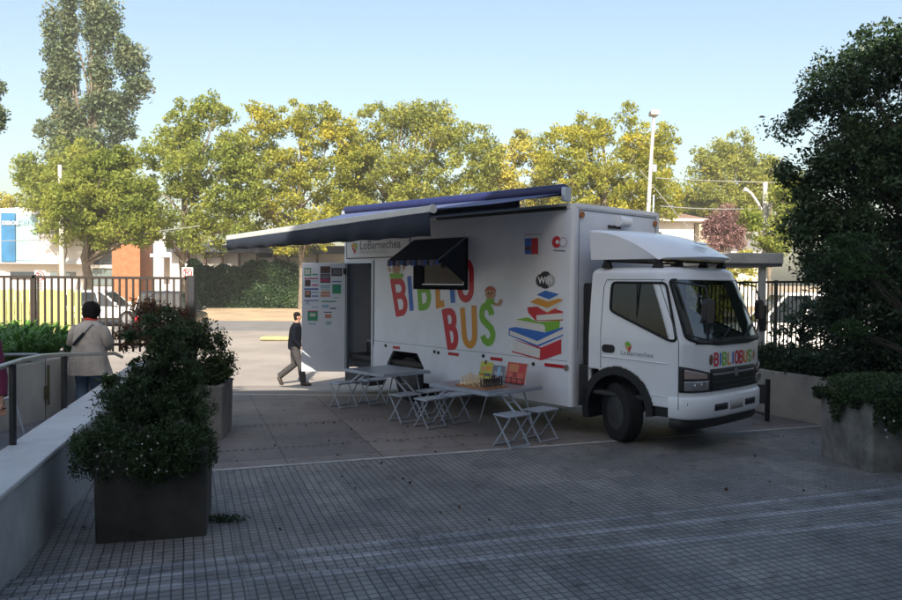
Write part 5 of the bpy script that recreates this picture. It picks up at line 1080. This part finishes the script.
def car(name, label, loc, rz, L=4.5, W=1.8, H=1.75, body=(.7, .7, .7), suv=True, cat='car', group=None):
    t = thing(name, label, cat, loc, rz, group); pm = mat('car_paint_%02d%02d' % (int(body[0]*99), int(body[2]*99)), body, .25, .1, coat=.6)
    zb = .28; zm = H*.56; hf = H*.50
    side_ = [(-L/2, zb+.05), (-L/2+.02, zm-.1), (-L/2+.12, zm), (L*.20, zm), (L*.42, hf), (L/2-.08, hf-.12), (L/2, zb+.25), (L/2-.02, zb)]
    secs = [(-L/2, .45, zb+.12, zm-.16, .80), (-L/2+.12, .5, zb, zm, .93), (-L*.30, .5, zb, zm+.01, 1), (L*.0, .5, zb, zm, 1), (L*.18, .5, zb, zm-.01, 1), (L*.24, .5, zb, zm-.04, .99), (L*.42, .5, zb, hf, .94), (L/2-.06, .5, zb+.02, hf-.14, .86), (L/2, .5, zb+.12, zb+.36, .74)]
    rings = []
    for x, _, z0, z1, k in secs:
        w_ = W/2*k; rings.append([Vector(p) for p in ((x, -w_*.94, z0), (x, -w_, z0+.12), (x, -w_, (z0+z1)/2), (x, -w_*.96, z1-.06), (x, -w_*.86, z1), (x, w_*.86, z1), (x, w_*.96, z1-.06), (x, w_, (z0+z1)/2), (x, w_, z0+.12), (x, w_*.94, z0))])
    MB().loft(rings).build('body', pm, t, True, auto=35)
    x0, x1, x2, x3 = (-L/2+.10, -L/2+.38, L*.08, L*.23) if suv else (-L/2+.45, -L/2+1.0, L*.05, L*.22)
    w0, w1 = W/2*.90, W/2*.76
    rr = [[Vector(p) for p in ((xa, -wa, za), (xa, wa, za), (xb_, wa, za), (xb_, -wa, za))] for xa, xb_, wa, za in ((x0, x3, w0, zm-.02), (x1-.02, x2+.05, w1, H-.06))]
    MB().loft(rr).build('windows', mat('car_glass', (.02, .025, .03), .06), t, bevel=.03)
    rr = [[Vector(p) for p in ((xa, -wa, za), (xa, wa, za), (xb_, wa, za), (xb_, -wa, za))] for xa, xb_, wa, za in ((x1-.06, x2+.10, w1+.02, H-.10), (x1, x2+.02, w1-.03, H-.02), (x1+.12, x2-.1, w1-.15, H))]
    MB().loft(rr).build('roof', pm, t, bevel=.02)
    for s_ in (-1, 1):
        for xa, xb_ in ((x0, x1), (x3, x2), ((x0+x3)/2-.35, (x1+x2)/2-.3), ((x0+x3)/2+.55, (x1+x2)/2+.45)): MB().bar((xa, s_*(w0+.004), zm-.02), (xb_, s_*(w1+.008), H-.07), .02, .07, (1, 0, 0)).build('pillar', pm, t)
        MB().box((L/2-.14, s_*W*.33-.16, hf-.30), (L/2-.02, s_*W*.33+.16, hf-.15)).build('headlight', lens_m, t, bevel=.02); MB().box((-L/2-.01, s_*W*.36-.1, zm-.35), (-L/2+.08, s_*W*.36+.1, zm-.1)).build('tail_light', redlens, t, bevel=.02)
        MB().box((L*.19, s_*(W/2+.02)-.06, zm+.02), (L*.19+.1, s_*(W/2+.02)+.06, zm+.15)).build('mirror', pm, t, bevel=.02)
        for xx in (-L*.30, L*.31):
            MB().tube([(xx, s_*(W/2-.22), .34), (xx, s_*(W/2+.01), .34)], .40, 26).build('arch', black, t, True, auto=50) if False else None
            wq = MB().tube([(xx, s_*(W/2-.20), .335), (xx, s_*(W/2-.005), .335), (xx, s_*(W/2+.012), .335)], [.335, .335, .315], 28).build('wheel', rubber, t, True, auto=40); MB().tube([(xx, s_*(W/2+.0), .335), (xx, s_*(W/2+.022), .335)], .20, 18).build('rim', mat('car_rim', (.35, .35, .36), .35, .7), wq, True, auto=40)
    MB().box((-L/2+.3, -W/2-.004, zb-.02), (L/2-.3, W/2+.004, zb+.10)).build('sill', black, t, bevel=.02)
    return t
p = onY(792, 345, 22.5); car('parked_car', 'white off-road car parked behind the dark bar fence at right', (p.x, 22.5, G(22.5)+.12), R(172), 4.8, 1.85, 1.98, (.72, .70, .68))
p = onY(103, 330, 33); car('parked_car', 'white car parked behind the left bar fence near the brick pier', (p.x, 33, G(33)), R(4), 4.3, 1.75, 1.55, (.70, .69, .68), False)
p = onY(159, 330, 27.0); car('parked_car', 'dark car parked behind the right end of the left fence', (p.x, 28.5, G(28)), R(95), 4.4, 1.78, 1.75, (.02, .022, .03))  # dark body paint, fitted to the dark stretch behind the fence
# no parking signs
def nosign(label, u, v, Y, r, back=None, plate_=False):
    c = onY(u, v, Y); t = thing('parking_sign', label, 'sign', (c.x, Y, G(Y))); z = c.z-G(Y)
    MB().tube([(0, .03, 0), (0, .03, z+r)], .03, 8).build('pole', mat('sign_pole', (.25, .25, .26), .5, .5), t, True)
    def dsc(rr, y, mt, nm): MB().prism([(rr*math.cos(2*math.pi*k/28), z+rr*math.sin(2*math.pi*k/28)) for k in range(28)], lambda a, b, k: (a, y-.004*k, b)).build(nm, mt, t)
    if back: MB().box((-r*1.15, -.004, z-r*1.15), (r*1.15, .0, z+r*1.15)).build('sign_plate', cream, t)
    dsc(r, -.006, mat('sign_red', (.55, .02, .02), .5), 'sign_face'); dsc(r*.78, -.012, cream, 'sign_face')
    E_ = [(-.38, -.55), (-.38, .55), (.1, .55), (.38, .32), (.1, .05), (-.2, .05)]; a, b = ribbon_pts([(x*r, z+y*r) for x, y in E_], r*.2); n_ = len(a)
    MB().add([(q[0], -.018, q[1]) for q in a]+[(q[0], -.018, q[1]) for q in b], [(i, i+1, n_+i+1, n_+i) for i in range(n_-1)]).build('letter', blackp, t)
    a, b = ribbon_pts([(-.62*r, z+.62*r), (.62*r, z-.62*r)], r*.18); MB().add([(a[0][0], -.021, a[0][1]), (a[1][0], -.021, a[1][1]), (b[1][0], -.021, b[1][1]), (b[0][0], -.021, b[0][1])], [(0, 1, 2, 3)]).build('bar', MATS['sign_red'], t)
    if plate_: MB().box((-.02, -.006, z-r*2.6), (r*1.3, -.001, z-r*1.0)).build('sign_plate', cream, t)
nosign('round red no parking sign on a pole in front of the shop building', 40, 276, 30, .19, True); nosign('no parking sign with white plate below at the left fence end post', 187.5, 273, 13.2, .085, True, True)

# poles, lamps, wires
polem = mat('pole_concrete', (.42, .41, .38), .8, nz=(2, .2))
def pole(name, label, pts, Y, r0, r1, cat='pole'):
    b = onY(*pts[0], Y); t = thing(name, label, cat, (b.x, Y, G(Y))); P = [onY(*q, Y)-b+Vector((0, 0, 0)) for q in pts]; P = [Vector((p.x, 0, p.z+b.z-G(Y))) for p in P]; P[0].z = 0
    MB().tube(P, [r0+(r1-r0)*i/(len(P)-1) for i in range(len(P))], 10).build('pole', polem, t, True); return t, b
t, b = pole('lamp_post', 'tall slim white leaning post rising behind the truck box', [(647, 300), (648, 215), (651, 160), (654, 116)], 40, .13, .08, 'lamp post')
q = onY(654, 114, 40)-t.location; MB().box((q.x-.22, -.3, q.z-.1), (q.x+.22, .3, q.z+.16)).build('lamp_head', mat('pole_concrete', (.4, .4, .4)), t, bevel=.05)
MB().cyl((onY(651, 165, 40)-t.location)+Vector((.16, -.1, 0)), (onY(651, 172, 40)-t.location)+Vector((.16, -.1, 0)), .12, 8).build('fitting', alu, t, True); MB().cyl((onY(650, 195, 40)-t.location)+Vector((.2, 0, 0)), (onY(649, 225, 40)-t.location)+Vector((.2, 0, 0)), .05, 8).build('conduit', alu, t, True)
t, b = pole('street_lamp', 'white concrete street lamp pole with curved arm left of the dark tree', [(767, 330), (766, 265), (765.5, 205), (765, 182)], 34, .16, .11, 'street lamp')
o_ = t.location; arm = [onY(765, 216, 34), onY(758, 203, 34), onY(751, 193, 34), onY(746, 190, 34)]; MB().tube([p-o_ for p in arm], .055, 8).build('arm', cream, t, True); MB().tube([onY(748, 190.5, 34)-o_, onY(744, 189.5, 34)-o_], [.07, .12], 10).build('lamp_head', cream, t, True)
MB().tube([onY(766, 214, 34)-o_, onY(772, 206, 34)-o_], .04, 8).build('bracket', cream, t, True)
t, b = pole('utility_pole', 'thin grey pole standing among the left trees behind the bar fence', [(63, 310), (62, 245), (60, 165), (40, 130)][:3], 42, .16, .11, 'pole')
for i, (a, b_, sag) in enumerate((((660, 206), (770, 208), .1), ((655, 178), (1100, 165), .5), ((0, 241), (200, 226), .15), ((640, 170), (720, 262), .1))):
    p, q = onY(*a, 36+i), onY(*b_, 36+i); MB().tube([Vector((0, 0, 0)).lerp(q-p, k/14)-Vector((0, 0, sag*4*(k/14)*(1-k/14))) for k in range(15)], .022, 5).build('power_line', mat('wire', (.2, .2, .2), .6), None, True, loc=p)
wl = [o for o in bpy.data.objects if o.name.startswith('power_line')]
for o, l in zip(wl, ('thin power line level with the eaves of the white house', 'thin power line rising to the right in front of the far trees', 'thin cable crossing in front of the white shop building', 'thin stay wire slanting down beside the purple tree')): tag(o, l, 'power line')
# yellow kerb end of the driveway island
p = onz(270, 337, G(27)); yk = MB().box((-.0, -.4, 0), (1.3, .4, .14)).build('kerb_block', mat('kerb_yellow', (.30, .26, .13), .8, nz=(4, .3)), None, bevel=.12, loc=(onY(262, 335, 27.5).x, 27.5, G(27.5))); tag(yk, 'worn yellow painted kerb block on the driveway left of the walking man', 'kerb')

# ================================================================== TREES AND PLANTS
def E(u, v, Y, ru, rv, wgt=None, rd=None):     # crown lobe surveyed at distance Y: centre pixel and pixel radii
    c = onY(u, v, Y); rx = ru*Y/F; rz2 = rv*Y/F; e = (c.x, c.y, c.z, rx, rd or rx, rz2); return e+((wgt,) if wgt else (rx*rz2,))
def bgtree(name, label, u, Y, ells, n, per, rc, leaf, lm, r0=.22, seed=1, tu=None, tv=None, group='street trees beyond the road', nl=24, cat='tree', **k):
    b = onY(u, 300, Y); tp = onY(tu or u, tv or min(e for e in [0]) or 150, Y); top = max(e[2] for e in ells)
    return tree(name, label, (b.x, Y, G(Y)), (onY(tu or u, 200, Y).x, Y, top), ells, n, per, rc, leaf, lm, r0, nl, cat, group, seed=seed, **k)
# tall columnar tree
Y = 56
bgtree('poplar_tree', 'very tall grey green columnar tree at the upper left', 92, Y, [E(52, 35, Y, 5, 36), E(56, 80, Y, 10, 34), E(68, 20, Y, 8, 45), E(66, 75, Y, 9, 40), E(94, 15, Y, 9, 50), E(108, 25, Y, 9, 34), E(100, 70, Y, 12, 30), E(124, 55, Y, 9, 26), E(136, 62, Y, 12, 12), E(134, 85, Y, 14, 10), E(128, 102, Y, 16, 10), E(104, 105, Y, 20, 22), E(70, 118, Y, 16, 22), E(82, 140, Y, 34, 14), E(118, 125, Y, 18, 12), E(80, 165, Y, 34, 22), E(45, 128, Y, 10, 6), E(70, 200, Y, 28, 34)], 650, 87, 0.748, 0.252, L_grey, .45, 3, shell=.3, flat=1.15)
Y = 52
bgtree('street_tree', 'bushy lit green tree in front of the tall columnar one', 62, Y, [E(45, 190, Y, 26, 22), E(75, 165, Y, 26, 26), E(60, 215, Y, 34, 24), E(30, 172, Y, 12, 18)], 212, 87, 0.704, 0.222, L_green, .25, 4)
Y = 38
bgtree('street_tree', 'rounded green tree hanging over the left bar fence', 87, Y, [E(75, 205, Y, 28, 28), E(100, 190, Y, 34, 30), E(130, 200, Y, 28, 30), E(95, 232, Y, 34, 22), E(140, 225, Y, 22, 22), E(110, 160, Y, 24, 14)], 412, 101, 0.484, 0.163, L_green, .26, 5)
Y = 42
bgtree('street_tree', 'tall airy green tree between the brick pier and the yellow trees', 184, Y, [E(190, 125, Y, 26, 28), E(215, 110, Y, 24, 14), E(165, 150, Y, 24, 22), E(200, 165, Y, 44, 28), E(165, 195, Y, 34, 26), E(215, 205, Y, 34, 30), E(190, 235, Y, 34, 22), E(232, 150, Y, 18, 30), E(245, 190, Y, 20, 34), E(140, 175, Y, 20, 20)], 412, 87, 0.546, 0.178, L_green, .2, 6)
Y = 45
bgtree('street_tree', 'yellow green tree with forked pale trunk right of the hedge', 302, Y, [E(262, 130, Y, 22, 26), E(300, 118, Y, 22, 18), E(330, 125, Y, 22, 22), E(275, 170, Y, 34, 28), E(320, 170, Y, 36, 30), E(255, 205, Y, 24, 28), E(300, 215, Y, 36, 28), E(345, 215, Y, 28, 26), E(352, 150, Y, 16, 30), E(242, 165, Y, 14, 26), E(290, 240, Y, 40, 12)], 500, 87, 0.546, 0.185, L_yg, .22, 7)
Y = 47
bgtree('street_tree', 'broad light green tree above the middle of the truck awning', 395, Y, [E(375, 130, Y, 28, 24), E(405, 118, Y, 24, 20), E(435, 125, Y, 30, 26), E(465, 145, Y, 28, 22), E(385, 170, Y, 44, 34), E(435, 175, Y, 44, 34), E(400, 215, Y, 60, 30), E(470, 195, Y, 30, 26), E(355, 165, Y, 22, 34), E(485, 160, Y, 16, 26), E(350, 200, Y, 26, 30)], 600, 89, 0.598, 0.192, L_pale, .26, 8)
Y = 50
bgtree('street_tree', 'small bright yellow tree between the light green one and the truck box', 512, Y, [E(500, 165, Y, 22, 22), E(522, 148, Y, 16, 18), E(490, 190, Y, 26, 18), E(520, 190, Y, 26, 22), E(540, 170, Y, 14, 20), E(548, 195, Y, 20, 24)], 212, 79, 0.528, 0.185, L_yel, .18, 9)
Y = 46
bgtree('street_tree', 'large yellow green tree rising behind the truck box front', 600, Y, [E(560, 150, Y, 26, 26), E(590, 135, Y, 26, 22), E(628, 118, Y, 14, 14), E(640, 150, Y, 22, 28), E(664, 150, Y, 16, 26), E(580, 180, Y, 44, 30), E(630, 185, Y, 44, 32), E(660, 200, Y, 24, 28), E(600, 215, Y, 50, 24)], 537, 84, 0.546, 0.185, L_yg, .24, 10)
Y = 64
bgtree('distant_tree', 'tall hazy green tree behind the purple one and the lamp post', 730, Y, [E(733, 150, Y, 22, 20), E(715, 165, Y, 26, 22), E(750, 172, Y, 26, 22), E(705, 195, Y, 26, 22), E(740, 200, Y, 40, 26), E(765, 190, Y, 22, 34)], 325, 87, 0.748, 0.252, L_pale, .3, 11, shell=.35)
Y = 70
bgtree('distant_tree', 'far dark green tree low beside the white house', 690, Y, [E(690, 215, Y, 30, 24), E(720, 225, Y, 34, 26)], 150, 79, 0.792, 0.266, L_green, .3, 12)
Y = 44
bgtree('purple_tree', 'bare purplish tree with dense upright twigs above the canopy', 723, Y, [E(723, 228, Y, 17, 24), E(710, 238, Y, 10, 18), E(737, 235, Y, 9, 18)], 137, 87, 0.308, 0.126, L_purple, .12, 13, group=None, flat=1.6, cat='tree')
Y = 30
bgtree('yellow_shrub', 'yellow autumn shrub under the grey canopy', 700, Y, [E(680, 275, Y, 24, 22), E(715, 280, Y, 26, 22), E(745, 268, Y, 16, 20), E(700, 300, Y, 40, 26)], 275, 79, 0.282, 0.111, L_yel, .08, 14, group=None, cat='shrub')
Y = 26
bgtree('orange_shrub', 'small orange leaved shrub behind the right bar fence', 773, Y, [E(773, 335, Y, 11, 15), E(778, 315, Y, 8, 10), E(760, 345, Y, 10, 10)], 75, 65, 0.176, 0.074, L_red, .05, 15, group=None, cat='shrub')
Y = 33
bgtree('street_tree', 'thin green tree with orange leaves beside the street lamp pole', 771, Y, [E(755, 225, Y, 14, 18), E(775, 240, Y, 16, 22), E(790, 200, Y, 20, 30)], 112, 79, 0.396, 0.148, L_green, .12, 16)
Y = 30
bgtree('street_tree', 'leafy branch end of a tree at the extreme left edge', -22, Y, [E(-16, 85, Y, 16, 26), E(-8, 118, Y, 14, 14)], 75, 72, 0.352, 0.148, L_grey, .16, 17)
Y = 60
bgtree('distant_tree', 'low orange tree top behind the white shop building', 4, Y, [E(4, 203, Y, 14, 10), E(-10, 205, Y, 14, 10)], 62, 65, 0.440, 0.178, L_yel, .15, 18)
Y = 58
bgtree('distant_tree', 'dark bush filling the gap below the yellow green tree crowns', 420, Y, [E(360, 225, Y, 40, 22), E(430, 230, Y, 50, 22), E(500, 220, Y, 44, 24), E(560, 225, Y, 40, 24), E(240, 235, Y, 30, 14)], 400, 79, 0.704, 0.237, L_green, .2, 19)
# hedge across the road
he = thing('hedge', 'dense dark green clipped hedge across the road left of the truck door', 'hedge', (onY(245, 300, 46).x, 46.0, .45))
a, b = onY(186, 263, 46), onY(345, 263, 46); hwid = (b.x-a.x); N = 60000
C = np.stack([rng.uniform(-hwid/2, hwid/2, N)+(a.x+b.x)/2-he.location.x, rng.uniform(0, 1, N)**2*1.1-.0, rng.uniform(0, 1, N)], 1); C[:, 2] = C[:, 2]*(a.z-.45+.22*np.sin(C[:, 0]*1.1)+.12*np.sin(C[:, 0]*3.3)+.08*np.sin(C[:, 0]*7.3)); C[:, 1] += .12*np.sin(C[:, 0]*3)+.1*np.sin(C[:, 2]*4+C[:, 0])
put('foliage', leaf_mesh('foliage', C, .16, .6), L_hedge, he); MB().box((a.x-he.location.x, .5, 0), (b.x-he.location.x, 1.1, a.z-.45-.25)).build('stems', barkd, he)

# right: big dark trees near the viewer
Y = 11.4
tree('broadleaf_tree', 'large dark broadleaf tree filling the right edge above the wall', (7.3, 11.2, .62), (7.0, 11.4, 5.6), [E(880, 60, Y, 40, 36), E(930, 40, Y, 50, 50), E(840, 90, Y, 34, 34), E(812, 105, Y, 22, 20), E(790, 122, Y, 18, 12, .05), E(785, 170, Y, 16, 10, .05), E(835, 275, Y, 30, 22), E(872, 385, Y, 30, 22), E(815, 215, Y, 26, 16), E(800, 235, Y, 22, 16, .1), E(815, 260, Y, 24, 14, .1), E(860, 140, Y, 52, 40), E(825, 180, Y, 34, 26), E(800, 195, Y, 20, 14), E(900, 170, Y, 60, 60), E(845, 225, Y, 46, 36), E(905, 250, Y, 60, 60), E(950, 130, Y, 70, 90)], 1150, 85, .21, .068, L_dark, .10, 80, 'tree', None, barkd, .45, shell=.3, flat=.9, seed=21)
Y = 10.6
tree('broadleaf_tree', 'lower dark shrubby tree leaning over the planter at right', (6.6, 10.4, .62), (6.4, 10.5, 3.2), [E(850, 265, Y, 34, 32), E(885, 290, Y, 40, 40), E(845, 310, Y, 24, 30), E(880, 350, Y, 36, 36), E(915, 330, Y, 40, 60), E(858, 350, Y, 20, 26)], 420, 70, .20, .07, L_dark, .05, 40, 'tree', None, barkd, .45, shell=.4, seed=22)
tree('fern_shrub', 'lighter green feathery shrub in front of the dark trees at right', (6.0, 9.9, .62), (5.9, 9.8, 2.7), [E(850, 240, 9.9, 22, 7), E(848, 258, 9.9, 24, 6), E(862, 272, 9.9, 26, 8), E(850, 330, 9.9, 18, 9)], 90, 60, .10, .055, leaf_mat('leaf_feather', [(.02, .05, .012), (.035, .08, .018), (.05, .11, .02)], .3), .025, 20, 'shrub', None, barkd, .3, seed=23, flat=.4)
rs_ = random.Random(5)
C = []
for i in range(26000):
    t_ = rs_.random(); k = rs_.randint(1, len(lw)-3); p = Vector(lw[k]).lerp(Vector(lw[k+1]), rs_.random()); d = abs(rs_.gauss(0, .45)); z = .70+rs_.random()**1.3*(.34+.12*math.sin(p.y*5)+.1*math.sin(p.y*11+d*3)); C.append((p.x+.02+d, p.y+rs_.gauss(0, .05), z if d > .1 else min(z, .86)))
gc = put('ground_cover', leaf_mesh('ground_cover', np.array(C), .06, .5), L_hedge, None); tag(gc, 'low leafy ground cover growing along the top of the garden wall', 'ground cover', kind='stuff')
Y = 13.6
tree('garden_shrub', 'sparse twiggy shrub standing before the dark bar fence left of the dark trees', (6.3, 13.6, .6), (6.4, 13.6, 1.9), [E(800, 325, Y, 26, 34), E(830, 320, Y, 22, 40), E(815, 350, Y, 30, 20)], 70, 45, .16, .07, L_dark, .035, 60, 'shrub', None, barkd, .5, shell=.3, seed=44)
# creeper over the right planter
C = []
for i in range(15000):
    a_ = rs_.uniform(-1, 1); b_ = rs_.uniform(-1, 1); h = rs_.random()
    if rs_.random() < .45: q = (a_*.50, b_*.50, .80+h*.30*(1-.5*(a_*a_+b_*b_)/2))
    else:
        sid = rs_.random() < .35; dr_ = h**1.6*((.16 if sid else .40)+.12*math.sin(a_*4+1)+.10*math.sin(a_*9)); q = (-.50-rs_.random()*.07, a_*.5, .86-dr_) if sid else (a_*.5, -.50-rs_.random()*.07, .86-dr_)
    C.append(q)
cr = thing('creeper_plant', 'dark creeper with small white flowers spilling over the right planter', 'plant', (5.22, 9.09, 0), R(8.8)); put('foliage', leaf_mesh('foliage', np.array(C), .042, .45), L_bush, cr)
mb = MB(); wh = mat('petal_white', (.6, .6, .62), .6)
def flower(mb, p, r):
    n_ = 6; vs = [(p[0]+r*math.cos(2*math.pi*k/n_), p[1]-.004, p[2]+r*math.sin(2*math.pi*k/n_)) for k in range(n_)]; mb.add(vs, [tuple(range(n_))])
for (x, z) in ((-.40, .52), (-.38, .44), (-.30, .62), (-.05, .46), (.05, .36), (-.42, .66)): flower(mb, (x, -.585, z), .014)
mb.build('flowers', wh, cr)
# left planter: drooping small leaved shrub + taller airy nandina
sh = thing('planter_shrub', 'dense dark small leaved shrub drooping over the left foreground planter', 'shrub', (-2.60, 6.56, 0)); Y = 6.5
ell = [(0, 0, .90, .54, .50, .24, 1.0), (-.36, -.25, .70, .26, .32, .20, .6), (.38, -.2, .68, .22, .32, .22, .6), (.02, -.42, .70, .48, .15, .20, 1.0), (-.12, 0, 1.10, .36, .34, .18, .5), (.2, .1, 1.08, .30, .34, .2, .5)]
P, cl = cluster_points(ell, 620, 90, .085, .6, 1.0); put('foliage', leaf_mesh('foliage', P, .034, .30, droop=-.5), L_bush, sh)
mb = MB(); limbs(mb, (0, 0, .6), (0, 0, 1.1), cl, 40, .02, 31); mb.build('stems', barkd, sh, True)
mb = MB()
for i in range(16): e = rs_.uniform(-.35, .35); flower(mb, (e+.05, -.60-rs_.random()*.03, .60+rs_.random()*.30), .009)
mb.build('flowers', mat('petal_pale', (.35, .36, .36), .6), sh)
na = thing('nandina_shrub', 'tall airy dark shrub with fine leaves rising from the left foreground planter', 'shrub', (-2.5, 6.62, 0))
ell = [E(152, 398, 6.6, 34, 20), E(148, 375, 6.6, 28, 20), E(166, 358, 6.6, 24, 22), E(160, 336, 6.6, 17, 12), E(186, 378, 6.6, 18, 16), E(112, 382, 6.6, 10, 8), E(178, 330, 6.6, 10, 8), E(148, 318, 6.6, 10, 7), E(168, 316, 6.6, 7, 7), E(132, 335, 6.6, 8, 7)]
ell = [(e[0]+2.5, e[1]-6.62, e[2], *e[3:]) for e in ell]; P, cl = cluster_points(ell, 300, 40, .075, .35, .55); put('foliage', leaf_mesh('foliage', P, .042, .32), L_bush, na)
mb = MB(); limbs(mb, (0, 0, .6), (0, 0, 1.6), cl, 60, .012, 32); mb.build('stems', barkd, na, True)
ell = [E(203, 345, 10.4, 24, 24), E(212, 374, 10.4, 18, 12), E(190, 385, 10.4, 30, 26), E(180, 340, 10.4, 26, 20), E(222, 365, 10.4, 12, 12)]
P, cl = cluster_points([(e[0]+3.56, e[1]-10.45, e[2], *e[3:]) for e in ell], 280, 50, .12, .4, .9); n2 = thing('planter_shrub', 'olive green shrub overhanging the farther left planter', 'shrub', (-3.56, 10.45, 0)); put('foliage', leaf_mesh('foliage', P, .055, .4), leaf_mat('leaf_olive', [(.015, .028, .01), (.03, .05, .015), (.05, .075, .02), (.09, .10, .03)], .25), n2)
mb = MB(); limbs(mb, (0, 0, .6), (0, 0, 1.4), cl, 40, .015, 33); mb.build('stems', barkd, n2, True)
# reddish nandina by the fence
ell = [E(150, 312, 12.0, 20, 16), E(175, 318, 12.0, 16, 14), E(165, 335, 12.0, 30, 14), E(130, 335, 12.0, 14, 16)]
x0_ = onY(160, 300, 12).x; P, cl = cluster_points([(e[0]-x0_, e[1]-12, e[2], *e[3:]) for e in ell], 220, 34, .10, .3, .9); n3 = thing('nandina_shrub', 'reddish airy shrub against the right end of the left fence', 'shrub', (x0_, 12, 0)); put('foliage', leaf_mesh('foliage', P, .05, .35), L_red, n3)
mb = MB(); limbs(mb, (0, 0, .5), (0, 0, 1.7), cl, 50, .012, 34); mb.build('stems', barkd, n3, True)
# strap leaved clumps
def strap(seed):
    rr = random.Random(seed); mb = MB()
    for i in range(60):
        a = rr.uniform(0, 2*math.pi); l = rr.uniform(.32, .52); h = rr.uniform(.28, .48); w_ = rr.uniform(.012, .02); d = Vector((math.cos(a), math.sin(a), 0)); s_ = Vector((-d.y, d.x, 0))*w_; vs = []
        for k in range(6): t_ = k/5; c = d*(l*t_)+Vector((0, 0, h*math.sin(t_*math.pi*.62)*1.05)); wv = s_*(1-t_**3)*1.0; vs += [c-wv, c+wv]
        mb.add(vs, [(2*k, 2*k+1, 2*k+3, 2*k+2) for k in range(5)])
    return mb
sts = [strap(i).build('strap_leaf_plant', L_strap, None, True, auto=80) for i in range(3)]; rr = random.Random(11); k = 0
cnt = {}; RW = ('nearest', 'second', 'third', 'farthest'); ORD = ('first', 'second', 'third', 'fourth', 'fifth', 'sixth', 'seventh', 'eighth', 'ninth', 'tenth', 'eleventh', 'twelfth')
for u in range(-50, 75, 12):
    for kr, Yv in enumerate((9.4, 10.3, 11.2, 12.0)):
        if Yv < 10 and u > 30 or Yv < 11 and u > 50: continue
        x = onY(u+rr.uniform(-5, 5), 300, Yv).x
        if x > -5.55 - .02*(Yv-9): continue
        o = sts[k] if k < 3 else sts[k % 3].copy()
        if k >= 3: S.collection.objects.link(o)
        k_ = cnt.get(kr, 0); cnt[kr] = k_+1
        o.location = (x, Yv+rr.uniform(-.2, .2), .94); o.rotation_euler = (0, 0, rr.uniform(0, 6)); s_ = rr.uniform(.8, 1.15); o.scale = (s_, s_, s_); k += 1
        tag(o, 'clump of green strap leaves, %s from the left in the %s row' % (ORD[k_], RW[kr]), 'plant', 'strap leaf clumps in the bed below the left fence')
# weeds at the foot of the left planter
C = np.stack([rng.normal(.0, .10, 500), rng.normal(0, .035, 500), rng.uniform(0, .05, 500)], 1); wd = put('weed', leaf_mesh('weed', C, .03, .3), L_bush, None, onz(222, 521)); tag(wd, 'small dark weed growing at the right foot of the foreground planter', 'weed')
# fallen leaves
C = np.stack([rng.uniform(-3.5, 6, 160), rng.uniform(6, 13.5, 160), np.full(160, .012)], 1); lt = put('leaf_litter', leaf_mesh('leaf_litter', C, .04, .6, up_bias=.9), L_red, None); tag(lt, 'sparse fallen leaves on the paving', 'leaves', kind='stuff')
# thin haze box added to lift the dark tones of the far trees
hz = MB().box((-130, -40, -2.5), (130, 110, 32)).build('haze', None); hz['kind'] = 'stuff'; tag(hz, 'thin added haze that softens the far trees', 'haze')
hm = bpy.data.materials.new('haze_air'); hm.use_nodes = True; t_ = hm.node_tree; t_.nodes.remove(t_.nodes['Principled BSDF']); pv = t_.nodes.new('ShaderNodeVolumePrincipled'); pv.inputs['Density'].default_value = .0009; pv.inputs['Color'].default_value = (.96, .97, 1, 1)
t_.links.new(pv.outputs[0], t_.nodes['Material Output'].inputs['Volume']); hz.data.materials.append(hm)
bpy.context.view_layer.update()
